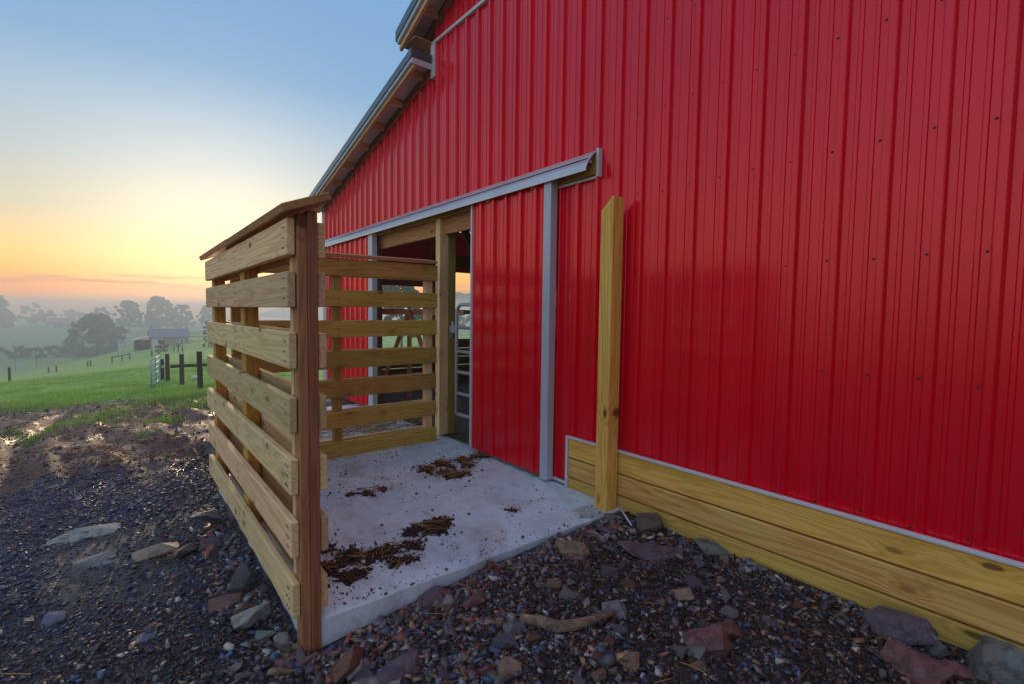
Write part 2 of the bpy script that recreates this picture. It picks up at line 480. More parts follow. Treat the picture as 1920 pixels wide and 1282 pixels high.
def attr_mat(name, rough=.55, transl=0.0, bump=0.0, spec=.5, mott=.35):
    m, g = mat_new(name)
    a = g.n('ShaderNodeAttribute', None, attribute_name='col').outputs['Color']
    p = g.n('ShaderNodeTexCoord').outputs['Object']
    n2 = g.noise(p, 90.0, 3, .6)
    c = g.mix(g.math('MULTIPLY', g.smooth(n2, .35, .75), mott), a, (0, 0, 0))
    ins = dict(Base_Color=c, Roughness=rough)
    if bump:
        ins['Normal'] = g.bump(n2, bump, .004)
    b = g.out(**ins)
    b.inputs['Specular IOR Level'].default_value = spec
    if transl:
        nt = m.node_tree
        t = g.n('ShaderNodeBsdfTranslucent', {'Color': c}).outputs[0]
        mx = g.n('ShaderNodeMixShader', {0: transl, 1: b.outputs[0], 2: t}).outputs[0]
        o_ = [n_ for n_ in nt.nodes if n_.type == 'OUTPUT_MATERIAL'][0]
        nt.links.new(mx, o_.inputs[0])
    return m
M_GRAVEL = attr_mat('gravel_pieces', .5, 0, .4, spec=.28)
M_GRASS = attr_mat('grass_blades', .5, .35, mott=.1)
M_STRAW = attr_mat('straw_stalks', .55, .3, mott=.1)
M_MUCK = attr_mat('manure_clods', .7, 0, .6)
M_LEAF = attr_mat('leaves', .5, .3, mott=.0)
M_BARK, _g = mat_new('bark')
_p = _g.n('ShaderNodeTexCoord').outputs['Object']
_n = _g.noise(_g.vmul(_p, (3, 3, .6)), 2.0, 4, .6)
_g.out(Base_Color=_g.mix(_n, (.05, .04, .03), (.11, .09, .07)), Roughness=.8, Normal=_g.bump(_n, .5, .05))

# ------------------------------------------------------------------ terrain
def sstep(a, b, x):
    t = np.clip((x - a) / (b - a), 0, 1)
    return t * t * (3 - 2 * t)
def vnoise(x, y, seed=0):
    x = np.asarray(x, float); y = np.asarray(y, float)
    xi = np.floor(x); yi = np.floor(y); fx = x - xi; fy = y - yi
    def h(a, b):
        v = np.sin(a * 127.1 + b * 311.7 + seed * 74.7) * 43758.5453
        return v - np.floor(v)
    fx = fx * fx * (3 - 2 * fx); fy = fy * fy * (3 - 2 * fy)
    return (h(xi, yi) * (1 - fx) + h(xi + 1, yi) * fx) * (1 - fy) + (h(xi, yi + 1) * (1 - fx) + h(xi + 1, yi + 1) * fx) * fy - .5
def ground_z(x, y):
    x = np.asarray(x, float); y = np.asarray(y, float); s = -x
    z = np.interp(y, [-4.5, -3.2, -2.5, -2.0, -1.5, -.3, .2], [-.25, -.2, -.14, -.095, -.045, -.02, -.02])
    z = z + sstep(-2.3, -3.2, x) * np.where(y > -2.5, -.09, 0) * sstep(-2.9, -2.4, y)
    z = z - np.interp(s, [5, 8, 26, 120, 200, 1400], [0, .08, 1.45, 7.8, 9.4, 9.4])
    tilt = np.clip(.00125 * s, 0, .16)
    z = z + tilt * np.clip(y, -70, 12) * sstep(15, 60, s)
    crest = np.interp(y, [-80, -20, -9, 5, 15, 60], [105, 128, 150, 195, 235, 280])
    k = sstep(0, 75, s - crest)
    z = z * (1 - k) + (-16.) * k
    r = np.hypot(x, y + 2)
    z = z + .018 * vnoise(x * 2.1, y * 2.1, 1) + .012 * vnoise(x * 5.3, y * 5.3, 2) * sstep(60, 20, r)
    mud = sstep(5.5, 8, s) * sstep(19, 14, s)
    z = z + mud * (.16 * vnoise(x * .45 + y * .2, y * 1.9 - x * .25, 3) + .08 * vnoise(x * 1.3, y * 4.1 - x * .6, 4) + .05 * vnoise(x * 4, y * 7, 5))
    for q, dq in ((-4.0, .10), (-4.95, .12), (-6.2, .13), (-7.3, .11)):
        yy = y - q + .10 * (s - 10) - .5 * np.sin(s * .28 + q)
        z = z - mud * dq * np.exp(-(yy / .16) ** 2) + mud * dq * .45 * (np.exp(-((yy - .30) / .12) ** 2) + np.exp(-((yy + .30) / .12) ** 2))
    fld = sstep(14, 20, s)
    z = z + fld * (.14 * vnoise(x * .5, y * .5, 6) + .08 * vnoise(x * 1.7, y * 1.7, 7)) * sstep(300, 100, r) + sstep(40, 90, r) * .5 * vnoise(x * .05, y * .05, 8)
    z = z + sstep(250, 500, r) * 1.2 * vnoise(x * .008, y * .008, 9)
    return z
def gz(x, y): return float(ground_z(x, y))
def grass_edge(y): return np.interp(y, [-30, -7, 0, 8, 20], [30, 22.5, 14.5, 15, 18])

def make_ground():
    rings = np.concatenate([[.05], np.geomspace(.35, 60, 330), np.geomspace(62, 1000, 110)])
    c0 = math.pi - _yaw    # heading of the view in xy, measured from +X
    fine = np.linspace(c0 - math.radians(56), c0 + math.radians(56), 520)
    coarse = np.linspace(c0 + math.radians(56), c0 - math.radians(56) + 2 * math.pi, 90)[1:-1]
    ang = np.concatenate([fine, coarse])
    A, R_ = np.meshgrid(ang, rings)
    X = CAM.x + R_ * np.cos(A); Y = CAM.y + R_ * np.sin(A)
    Z = ground_z(X, Y)
    V = np.stack([X.ravel(), Y.ravel(), Z.ravel()], 1)
    m, n = A.shape
    i = np.arange(m - 1)[:, None]; j = np.arange(n)[None, :]; j2 = (j + 1) % n
    Fc = np.stack([i * n + j, (i + 1) * n + j, (i + 1) * n + j2, i * n + j2], -1).reshape(-1, 4)
    me = mesh_np('ground', V, Fc, True)
    mt, g = mat_new('ground_gravel_mud_grass')
    p = g.n('ShaderNodeNewGeometry').outputs['Position']
    s3 = g.n('ShaderNodeSeparateXYZ', {0: p})
    s_ = g.math('MULTIPLY', s3.outputs[0], -1.0)
    y_ = s3.outputs[1]
    wob = g.math('ADD', g.math('MULTIPLY', g.math('SUBTRACT', g.noise(p, .35, 4, .6), .5), 9.0),
                 g.math('MULTIPLY', g.math('SUBTRACT', g.noise(p, 1.7, 4, .65), .5), 5.0))
    # the grass line runs further out to the south
    edge = g.n('ShaderNodeMapRange', {0: y_, 1: -8.0, 2: 0.0, 3: 22.5, 4: 14.5}).outputs[0]
    gr = g.smooth(g.math('ADD', g.math('SUBTRACT', s_, edge), wob), -.6, 1.2)
    rr = g.n('ShaderNodeVectorMath', {0: p, 1: (0, -2, 0)}, operation='DISTANCE').outputs['Value']
    gr2 = g.smooth(g.math('ADD', rr, wob), 20.0, 23.0)
    gr = g.math('MAXIMUM', gr, gr2)
    mudf = g.smooth(g.math('ADD', s_, g.math('MULTIPLY', wob, .45)), 5.4, 7.6)
    # gravel floor between the pieces
    n1 = g.noise(p, 2.2, 5, .65); n2 = g.noise(p, 26.0, 5, .7); n3 = g.noise(p, 90.0, 3, .7)
    vor = g.n('ShaderNodeTexVoronoi', {'Vector': p, 'Scale': 55.0})
    vc = g.n('ShaderNodeSeparateColor', {0: vor.outputs['Color']})
    gc = g.ramp(vc.outputs[0], [(0, (.010, .009, .010)), (.4, (.022, .020, .022)), (.7, (.040, .038, .048)), (.9, (.075, .055, .05)), (1, (.15, .14, .14))])
    gc = g.mix(g.smooth(n1, .5, .68), gc, (.055, .038, .030))
    pale = g.smooth(g.noise(g.vmul(p, (.7, 1.6, 1)), 1.0, 4, .6), .56, .68)
    gc = g.mix(g.math('MULTIPLY', pale, .28), gc, (.13, .115, .12))
    # mud
    ns = g.noise(g.vmul(p, (.7, 2.6, 1)), 1.3, 5, .65)
    mc = g.ramp(ns, [(.3, (.006, .004, .004)), (.5, (.018, .011, .010)), (.64, (.038, .024, .022)), (.82, (.10, .08, .085))])
    redm = g.math('MULTIPLY', g.smooth(y_, -9.0, -3.5), g.smooth(g.noise(p, .9, 4, .6), .38, .56))
    mc = g.mix(g.math('MULTIPLY', redm, .85), mc, (.105, .022, .009))
    strawf = g.smooth(g.noise(g.vmul(p, (.9, 4.0, 1)), 1.5, 5, .7), .57, .68)
    mc = g.mix(g.math('MULTIPLY', strawf, .45), mc, (.22, .14, .055))
    c = g.mix(mudf, gc, mc)
    # grass
    ng = g.noise(p, .22, 5, .6); ng2 = g.noise(p, 3.2, 5, .7); ng3 = g.noise(p, 14.0, 3, .7)
    gg = g.mix(g.smooth(ng, .35, .65), (.21, .42, .06), (.38, .56, .08))
    gg = g.mix(g.math('MULTIPLY', g.smooth(ng2, .42, .68), .5), gg, (.11, .26, .045))
    gg = g.mix(g.math('MULTIPLY', g.smooth(ng3, .5, .75), .35), gg, (.22, .33, .07))
    far = g.smooth(s_, 90.0, 260.0)
    gg = g.mix(g.math('MULTIPLY', far, .6), gg, (.055, .105, .060))
    c = g.mix(gr, c, gg)
    h = g.math('ADD', g.math('MULTIPLY', n2, .7), g.math('ADD', g.math('MULTIPLY', n3, .3), g.math('MULTIPLY', vor.outputs['Distance'], -.6)))
    wet = g.smooth(g.noise(g.vmul(p, (.6, 1.9, 1)), 1.7, 4, .6), .50, .66)
    ro = g.n('ShaderNodeMapRange', {0: wet, 3: .62, 4: .24}).outputs[0]
    ro = g.math('SUBTRACT', ro, g.math('MULTIPLY', g.math('MULTIPLY', mudf, wet), .08))
    ro = g.math('MAXIMUM', ro, g.math('MULTIPLY', gr, .85))
    g.out(Base_Color=c, Roughness=ro, Normal=g.bump(h, .8, .02))
    return tag(obj('ground', me, mt), kind='structure')
make_ground()

# hills standing beyond the mist
def make_hill(name, cx, cy, rx, ry, h, seed):
    n = 70
    u = np.linspace(-1, 1, n)
    A, B = np.meshgrid(u, u)
    r = np.sqrt(A ** 2 + B ** 2)
    Z = np.clip(1 - r, 0, 1) ** .8 * h * (1 + .5 * vnoise(A * 4 + seed, B * 4, seed) + .25 * vnoise(A * 11, B * 11 + seed, seed + 1) + .10 * vnoise(A * 30, B * 30, seed + 2)) - 30
    V = np.stack([(cx + A * rx).ravel(), (cy + B * ry).ravel(), Z.ravel()], 1)
    i = np.arange(n - 1)[:, None]; j = np.arange(n - 1)[None, :]
    Fc = np.stack([i * n + j, i * n + j + 1, (i + 1) * n + j + 1, (i + 1) * n + j], -1).reshape(-1, 4)
    return mesh_np(name, V, Fc, True)
M_HILL, _g = mat_new('wooded_hill')
_p = _g.n('ShaderNodeNewGeometry').outputs['Position']
_n = _g.noise(_p, .03, 5, .7)
_g.out(Base_Color=_g.mix(_n, (.05, .09, .06), (.10, .15, .10)), Roughness=.9, Normal=_g.bump(_n, .6, 8.0))
for k_, (cx, cy, rx, ry, h) in enumerate([(-2300, 1600, 800, 800, 170), (-1900, 2500, 1000, 900, 230), (-2600, 1000, 700, 500, 110)]):
    tag(obj('hills', make_hill('hills', cx, cy, rx, ry, h, k_ * 3 + 20), M_HILL), kind='structure')

# low morning mist: one closed box of even air round everything
HZ = (-1030, 1030, -1030, 1030, -20.0, 11.0)
hv, hf = cbox_data(HZ[1] - HZ[0], HZ[3] - HZ[2], HZ[5] - HZ[4], .01)
M_HAZE, _g = mat_new('mist')
_pv = _g.n('ShaderNodeVolumePrincipled', {'Color': (.82, .85, .90), 'Density': .0026, 'Anisotropy': .35})
_g.n('ShaderNodeOutputMaterial', {1: _pv.outputs[0]})
hz = obj('haze', mesh_py('haze', hv, hf), M_HAZE, None, Matrix.Translation((0, 0, (HZ[4] + HZ[5]) / 2)))
tag(hz, kind='stuff')

# ------------------------------------------------------------------ the barn
def prism_y(pts, y0, y1):
    n = len(pts)
    V = [(x, y0, z) for x, z in pts] + [(x, y1, z) for x, z in pts]
    Fs = [tuple(range(n)), tuple(range(2 * n - 1, n - 1, -1))] + [(i, i + n, (i + 1) % n + n, (i + 1) % n) for i in range(n)]
    return V, Fs
def prism_x(pts, x0, x1):
    n = len(pts)
    V = [(x0, y, z) for y, z in pts] + [(x1, y, z) for y, z in pts]
    Fs = [tuple(range(n)), tuple(range(2 * n - 1, n - 1, -1))] + [(i, i + n, (i + 1) % n + n, (i + 1) % n) for i in range(n)]
    return V, Fs
def fix(me):
    b = bmesh.new(); b.from_mesh(me)
    bmesh.ops.recalc_face_normals(b, faces=b.faces)
    b.to_mesh(me); b.free()
    return me
def solid(name, data, mat, parent):
    return obj(name, fix(mesh_py(name, *data)), mat, parent)

def vpost(name, x0, x1, y0, y1, z0, z1, mat, parent):
    cx, cy = (x0 + x1) / 2, (y0 + y1) / 2
    return beam(name, (cx, cy, z0), (cx, cy, z1), y1 - y0, x1 - x0, mat, parent, (1, 0, 0))
PITCH, RIB0 = .2286, -.39
LO = lambda x: 4.643 + .255 * (x + 5.846)        # lean-to soffit line on the wall
LT = lambda x: LO(x) + .19                        # lean-to roof top
UP = lambda x: 5.082 + .385 * (5.948 - abs(x))    # main gable soffit line
UT = lambda x: UP(x) + .24

_prof = [(-.1143, 0)]
for dx, w2, w1, hh in ((-.0762, .014, .008, .0070), (0, .029, .017, .031), (.0762, .014, .008, .0070)):
    e_ = (w2 - w1) * .18
    _prof += [(dx - w2, 0), (dx - w1 - e_, -hh * .88), (dx - w1 + e_ * 1.6, -hh), (dx + w1 - e_ * 1.6, -hh), (dx + w1 + e_, -hh * .88), (dx + w2, 0)]
def siding_sheet(x0, x1, zb, zt, y):
    pts = []
    k0, k1 = math.floor((x0 - RIB0) / PITCH) - 1, math.ceil((x1 - RIB0) / PITCH) + 1
    allp = []
    for k in range(k0, k1 + 1):
        allp += [(RIB0 + k * PITCH + dx, d) for dx, d in _prof]
    ax = np.array([p_[0] for p_ in allp]); ad = np.array([p_[1] for p_ in allp])
    xs = [x0] + [a for a in ax if x0 + 1e-4 < a < x1 - 1e-4] + [x1]
    V = []
    for x in xs:
        d = float(np.interp(x, ax, ad))
        V += [(x, y + d, zb(x) if callable(zb) else zb), (x, y + d, zt(x) if callable(zt) else zt)]
    Fs = [(2 * i, 2 * i + 2, 2 * i + 3, 2 * i + 1) for i in range(len(xs) - 1)]
    return V, Fs
_seam = 0
def siding(x0, x1, zb, zt, y, parent, mat, screws=None, rows=()):
    """corrugated sheets, one object for each 0.91 m panel"""
    global _seam
    cuts = [x0]
    k = math.ceil((x0 - RIB0 - .03) / (4 * PITCH))
    while RIB0 + .03 + k * 4 * PITCH < x1 - .02:
        c = RIB0 + .03 + k * 4 * PITCH
        if c > x0 + .02: cuts.append(c)
        k += 1
    cuts.append(x1)
    for a, b in zip(cuts[:-1], cuts[1:]):
        _seam += 1
        obj('siding_panel', mesh_py('siding_panel', *siding_sheet(a - (.012 if a > x0 else .004), b, zb, zt, y - (.003 if _seam % 2 else 0))), mat, parent)
    if screws is not None:
        k = math.ceil((x0 - RIB0) / PITCH)
        while RIB0 + k * PITCH < x1:
            x = RIB0 + k * PITCH - .040
            if x > x0 + .01:
                for r_ in rows:
                    lo = zb(x) if callable(zb) else zb
                    hi = zt(x) if callable(zt) else zt
                    if lo + .01 < r_ < hi - .01:
                        screws.append((x, y, r_ + random.uniform(-.012, .012)))
            k += 1
def screw_mesh(pts):
    parts = []
    for x, y, z in pts:
        V = []
        for rr, yy in ((.0078, 0), (.0078, -.002), (.0054, -.0028), (.0048, -.0070)):
            V += [(x + rr * math.cos(t * math.pi / 3), y + yy, z + rr * math.sin(t * math.pi / 3)) for t in range(6)]
        Fs = [tuple(range(18, 24))]
        for q in range(3):
            Fs += [(q * 6 + t, q * 6 + (t + 1) % 6, q * 6 + 6 + (t + 1) % 6, q * 6 + 6 + t) for t in range(6)]
        parts.append((V, Fs))
    return join_data(parts)

barn = empty('barn', (-2.2, 0, 0), 'large red metal-sided barn with stepped gable roof and white trim', 'barn')
ROWS = [.505 + .0, 1.284, 1.925, 2.557, 3.19, 3.82, 4.45]
scr = []
siding(-3.16, 5.75, .47, 5.02, 0, barn, M_SIDING, scr, ROWS)
siding(-3.44, -3.16, .04, 5.02, 0, barn, M_SIDING, scr, ROWS)
siding(-5.70, -3.44, 2.82, 5.02, 0, barn, M_SIDING, scr, ROWS)
siding(-7.62, -5.70, 2.82, lambda x: LO(x) + .09, 0, barn, M_SIDING, scr, ROWS)
siding(-10.1, -7.62, .04, lambda x: LO(x) + .09, 0, barn, M_SIDING, scr, ROWS)
siding(-5.75, 5.75, 5.045, lambda x: UP(x) + .08, 0, barn, M_SIDING, scr, [5.2, 5.83, 6.46, 7.1])
tag(obj('siding_screws', fix(mesh_py('siding_screws', *screw_mesh(scr))), M_SCREW, barn), kind='stuff')
block('flashing', -5.74, 5.75, -.045, -.002, 5.012, 5.052, M_TRIM, barn)
block('corner_trim', -5.755, -5.655, -.05, .02, 4.60, 5.008, M_TRIM, barn)
block('corner_trim', -10.14, -10.04, -.045, .03, .0, LO(-10.1) + .08, M_TRIM, barn)

# rakes and roofs
def sl(f, x0, x1, dz0, dz1):
    return [(x0, f(x0) + dz0), (x1, f(x1) + dz0), (x1, f(x1) + dz1), (x0, f(x0) + dz1)]
XE, XI = -10.45, -5.735
roof = solid('lean_to_roof', prism_y(sl(LT, XE, XI, -.030, 0.0), -.30, 14.3), M_ROOF, barn)
solid('rake_trim', prism_y(sl(LT, XE - .02, XI, -.088, .014), -.345, -.303), M_ROOF, roof)
solid('rake_drip_edge', prism_y(sl(LT, XE - .02, XI, -.138, -.091), -.332, -.303), M_TRIMB, roof)
solid('fly_rafter', prism_y(sl(LT, XE, XI - .01, -.188, -.034), -.299, -.258), M_PINE, roof)
solid('soffit_panel', prism_y(sl(LT, XE, XI - .01, -.042, -.032), -.256, -.003), M_SOFFIT, roof)
solid('wall_ledger', prism_y(sl(LO, XE + .3, XI - .01, .005, .10), -.032, -.022), M_DARKW, roof)
solid('wall_ledger_trim', prism_y(sl(LO, XE + .3, XI - .01, -.012, .003), -.036, -.020), M_CAPW, roof)
block('rake_end_trim', XI + .002, XI + .024, -.345, -.052, LT(XI) - .088, LT(XI) + .014, M_ROOF, roof)
block('rake_end_drip_edge', XI + .002, XI + .018, -.332, -.052, LT(XI) - .165, LT(XI) - .091, M_TRIM, roof)
x = -5.98
while x > -10.3:
    z = LT(x) - .045
    block('lookout', x - .02, x + .02, -.256, -.04, z - .10, z, M_PINE, roof, .002)
    x -= .61
for sgn in (-1, 1):
    e0, e1 = (-6.13, 0.0) if sgn < 0 else (0.0, 6.13)
    rf = solid('main_roof', prism_y(sl(UT, e0, e1, -.030, 0.0), -.30, 14.3), M_ROOF, barn)
    solid('rake_trim', prism_y(sl(UT, e0, e1, -.100, .014), -.345, -.303), M_ROOF, rf)
    solid('rake_drip_edge', prism_y(sl(UT, e0, e1, -.165, -.103), -.332, -.303), M_TRIMB, rf)
    solid('fly_rafter', prism_y(sl(UT, e0, e1, -.235, -.034), -.299, -.258), M_PINE, rf)
    solid('soffit_panel', prism_y(sl(UT, e0, e1, -.042, -.032), -.256, -.003), M_SOFFIT, rf)
    solid('wall_ledger', prism_y(sl(UP, e0 + .1, e1, -.01, .12), -.030, -.020), M_DARKW, rf)
    if sgn < 0:
        block('eave_fascia', -6.16, -6.133, -.345, 14.3, UT(-6.13) - .13, UT(-6.13) + .005, M_ROOF, rf)
        block('eave_soffit_board', -6.125, -5.78, -.256, 14.2, UT(-6.13) - .19, UT(-6.13) - .165, M_CAPW, rf)
        x = -5.62
        while x < -.3:
            z = UT(x) - .045
            block('lookout', x - .02, x + .02, -.256, -.035, z - .12, z, M_PINE, rf, .002)
            x += .61
block('clerestory_wall', -5.77, -5.735, .03, 14.0, 4.86, 5.30, M_SIDING, barn)
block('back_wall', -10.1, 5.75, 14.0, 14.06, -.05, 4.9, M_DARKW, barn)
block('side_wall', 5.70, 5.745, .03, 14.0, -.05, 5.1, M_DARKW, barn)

# lower timber boards with their white trim
bd = block('skirt_board', -3.163, 4.9, -.046, -.006, .284, .460, M_YEL, barn, .007)
block('skirt_board', -3.163, 4.7, -.050, -.006, .104, .272, M_ORG, barn, .008)
block('skirt_board', -3.163, 5.0, -.043, -.006, -.12, .092, M_OLIVE2, barn, .007)
block('board_trim', -3.19, 5.2, -.060, -.024, .462, .482, M_TRIM, barn)
block('board_trim', -3.194, -3.166, -.055, -.002, .0, .460, M_TRIM, barn)
block('board_trim', -3.46, -3.196, -.040, -.022, .016, .044, M_TRIM, barn)

# door track: hood, board behind it, rail, white channel
HOOD = [(-.004, 3.004), (-.035, 3.000), (-.085, 2.962), (-.150, 2.880), (-.172, 2.832), (-.172, 2.806), (-.166, 2.806), (-.166, 2.831),
        (-.145, 2.876), (-.081, 2.956), (-.033, 2.994), (-.004, 2.998)]
trk = solid('track_cover', prism_x(HOOD, -6.205, -2.895), M_TRACK, barn)
solid('track_cover', prism_x([(y_ - .001, z_) for y_, z_ in HOOD], -9.98, -6.208), M_TRACK, barn)
block('track_board', -9.98, -2.90, -.045, -.022, 2.795, 2.992, M_OLIVE, barn)
block('track_rail', -9.95, -2.93, -.125, -.075, 2.872, 2.925, M_IRON, barn)
block('track_trim', -2.892, -2.866, -.052, -.002, 2.772, 3.012, M_TRIM, barn)
block('track_trim', -3.46, -2.894, -.040, -.022, 2.764, 2.786, M_TRIM, barn)
obj('track_bolt', fix(mesh_py('track_bolt', *tube_data([(-2.93, -.1, 2.895), (-2.905, -.1, 2.895)], .012, 6))), M_GALV, barn)

# frame of the doorway and the inside
block('door_header', -7.7, -3.40, .03, .075, 2.60, 2.86, M_CAPW, barn)
vpost('jamb_post', -5.645, -5.593, -.028, .10, .0, 2.80, M_PINE, barn)
vpost('jamb_post', -5.590, -5.535, -.03, .10, .0, 2.80, M_PINE, barn)
vpost('column', -5.66, -5.540, .103, .215, .0, 4.4, M_OLIVE, barn)
vpost('door_jamb', -7.74, -7.63, .0, .12, .0, 2.85, M_DARKW, barn)
vpost('door_jamb', -3.44, -3.36, .03, .14, .0, 2.85, M_DARKW, barn)
for y in (3.2, 6.4, 9.6, 12.8):
    vpost('column', -5.70, -5.52, y, y + .16, .0, 4.5, M_DARKW, barn)
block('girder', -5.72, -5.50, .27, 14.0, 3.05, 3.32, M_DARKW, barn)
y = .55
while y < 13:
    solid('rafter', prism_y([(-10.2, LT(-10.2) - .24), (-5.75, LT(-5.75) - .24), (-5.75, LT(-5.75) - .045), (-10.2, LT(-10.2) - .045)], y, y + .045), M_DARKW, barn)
    if y < 7:
        beam('truss_chord', (-5.5, y + .02, 3.35), (4.5, y + .02, 3.35), .045, .2, M_DARKW, barn)
        beam('truss_web', (-5.4, y + .07, 3.4), (-3.2, y + .07, 5.4), .04, .12, M_DARKW, barn, (0, 1, 0))
        beam('knee_brace', (-5.75, y + .07, 2.5), (-6.7, y + .07, 3.75), .04, .12, M_DARKW, barn, (0, 1, 0))
    y += 1.22
for x in (-9.4, -8.2, -7.0):
    block('purlin', x - .02, x + .02, .02, 14.0, LT(x) - .30, LT(x) - .26, M_DARKW, barn)
# open west side of the lean-to: posts, rails, half wall
for y in (.10, 2.35, 5.2, 8.2, 11.2):
    vpost('side_post', -10.16, -10.02, y, y + .14, -.5, 3.55, M_OLIVE, barn)
block('side_header', -10.02, -9.97, .05, 2.4, 2.17, 2.55, M_DARKW, barn)
block('side_header', -10.02, -9.97, 2.42, 14.0, 2.64, 2.95, M_DARKW, barn)
block('side_siding', -10.13, -10.09, .12, 14.0, 2.56, 3.52, M_SIDING, barn)
for k_ in range(5):
    block('half_wall_plank', -10.01, -9.97, .25 if k_ < 4 else 2.5, 13.9, -.02 + k_ * .2, .165 + k_ * .2, M_DARKW, barn)
block('side_rail', -9.96, -9.92, .2, 3.6, 1.56, 1.66, M_PINE, barn)
beam('side_brace', (-9.95, 2.3, 2.1), (-9.95, 1.75, 1.68), .05, .09, M_DARKW, barn, (1, 0, 0))
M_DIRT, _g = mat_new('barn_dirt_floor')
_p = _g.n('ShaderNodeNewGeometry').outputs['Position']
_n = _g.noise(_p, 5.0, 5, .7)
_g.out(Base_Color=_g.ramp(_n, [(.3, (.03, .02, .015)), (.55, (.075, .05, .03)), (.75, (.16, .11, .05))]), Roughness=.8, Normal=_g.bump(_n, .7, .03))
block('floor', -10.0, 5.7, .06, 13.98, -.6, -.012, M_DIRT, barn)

# sliding doors
def make_door(x0, x1, label, wide_right, narrow_left):
    d = empty('sliding_door', ((x0 + x1) / 2, -.1, .03), label, 'barn door', 'sliding doors on one track')
    s_ = []
    siding(x0 + .01, x1 - .01, .045, 2.825, -.098, d, M_DOORRED, s_, [.11, 1.31, 1.90, 2.50, 2.62, 2.77])
    tag(obj('siding_screws', fix(mesh_py('siding_screws', *screw_mesh(s_))), M_SCREW, d), kind='stuff')
    block('door_frame', x0 + .02, x1 - .02, -.094, -.060, .05, 2.82, M_DARKW, d)
    block('edge_trim', x1 - wide_right, x1, -.140, -.055, .026, 2.835, M_TRIMB, d, .004)
    block('edge_trim', x0, x0 + narrow_left, -.128, -.055, .03, 2.83, M_TRIM, d, .004)
    for xx in (x0 + .3, x1 - .3):
        block('door_hanger', xx - .03, xx + .03, -.112, -.090, 2.80, 2.90, M_GALV, d)
    return d
make_door(-4.69, -3.352, 'red ribbed sliding barn door with wide white edge trim beside the corner post', .100, .028)
make_door(-9.75, -7.43, 'far red sliding door behind the slatted panel, left of the dark doorway', .165, .05)

# concrete
def slab(name, x0, x1, y0, y1, z0, z1, label, seed):
    """slab with a slightly uneven cast edge"""
    rs = random.Random(seed)
    b = bmesh.new()
    nx, ny = int((x1 - x0) / .12), int((y1 - y0) / .12)
    top = {}
    for i in range(nx + 1):
        for j in range(ny + 1):
            x_ = x0 + (x1 - x0) * i / nx; y_ = y0 + (y1 - y0) * j / ny
            if i in (0, nx): x_ += rs.uniform(-.008, .008)
            if j in (0, ny): y_ += rs.uniform(-.006, .006)
            e_ = i in (0, nx) or j in (0, ny)
            top[i, j] = b.verts.new((x_, y_, z1 + rs.uniform(-.0012, .0012) - (.010 if e_ else 0)))
    for i in range(nx):
        for j in range(ny):
            b.faces.new((top[i, j], top[i + 1, j], top[i + 1, j + 1], top[i, j + 1]))
    ring = [(i, 0) for i in range(nx)] + [(nx, j) for j in range(ny)] + [(i, ny) for i in range(nx, 0, -1)] + [(0, j) for j in range(ny, 0, -1)]
    lo = {k: b.verts.new((top[k].co.x + rs.uniform(-.004, .012), top[k].co.y + rs.uniform(-.004, .004), z0)) for k in ring}
    cx_, cy_ = (x0 + x1) / 2, (y0 + y1) / 2
    for a, c in zip(ring, ring[1:] + ring[:1]):
        b.faces.new((top[a], lo[a], lo[c], top[c]))
    bmesh.ops.recalc_face_normals(b, faces=b.faces)
    for f in b.faces: f.smooth = abs(f.normal.z) > .5
    me = bpy.data.meshes.new(name); b.to_mesh(me); b.free()
    return tag(obj(name, me, M_CONC), label, 'slab', None, 'structure')
slab('concrete_slab', -5.46, -2.537, -2.545, .055, -.45, 0.0, 'pale concrete slab inside the slatted pen, spattered with manure', 3)
slab('concrete_slab', -8.4, -5.47, -1.95, .055, -.5, -.006, 'further concrete slab seen through the back slats', 4)

# ------------------------------------------------------------------ slatted pen panels
def nails(pts, axis):
    parts = []
    for p in pts:
        V = []
        for rr, d in ((.0062, 0), (.0045, .0025)):
            for t in range(6):
                a, b_ = rr * math.cos(t * math.pi / 3), rr * math.sin(t * math.pi / 3)
                V.append((p[0] + a, p[1] - d, p[2] + b_) if axis == 'y' else (p[0] + d, p[1] + a, p[2] + b_))
        parts.append((V, [tuple(range(6, 12))] + [(t, (t + 1) % 6, 6 + (t + 1) % 6, 6 + t) for t in range(6)]))
    return join_data(parts)
pen = empty('slatted_panel', (-2.55, -2.53, 0), 'outer slatted timber panel with sloping cap and reddish end post', 'fence panel')
RZ = [(1.868, 2.045), (1.620, 1.797), (1.312, 1.487), (.997, 1.174), (.682, .861), (.362, .545), (.045, .222)]
nl = []
for i, (a, b_) in enumerate(RZ):
    for (y0, y1, m_) in ((-2.621, -2.583, M_TAN), (-2.479, -2.441, M_TAN if i else M_TAN)):
        o_ = beam('rail', (-5.42 + random.uniform(-.03, .02), (y0 + y1) / 2, (a + b_) / 2 + random.uniform(-.004, .004)),
                  (-2.545 + random.uniform(-.012, .006), (y0 + y1) / 2, (a + b_) / 2 + random.uniform(-.004, .004)),
                  .038, b_ - a, m_, pen, jit=.006)
    for xx in (-2.60, -2.63, -3.93, -5.28):
        for f in (.22, .5, .78):
            nl.append((xx + random.uniform(-.006, .006), -2.6225, a + (b_ - a) * f))
tag(obj('nails', fix(mesh_py('nails', *nails(nl, 'y'))), M_NAIL, pen), kind='stuff')
beam('end_post', (-2.578, -2.5565, -.2), (-2.578, -2.5565, 2.072), .046, .095, M_RED, pen, (1, 0, 0))
beam('end_post', (-2.578, -2.508, -.2), (-2.578, -2.508, 2.092), .049, .099, M_RED, pen, (1, 0, 0))
beam('stud', (-2.66, -2.531, .0), (-2.66, -2.531, 2.06), .09, .06, M_PINE, pen, (1, 0, 0))
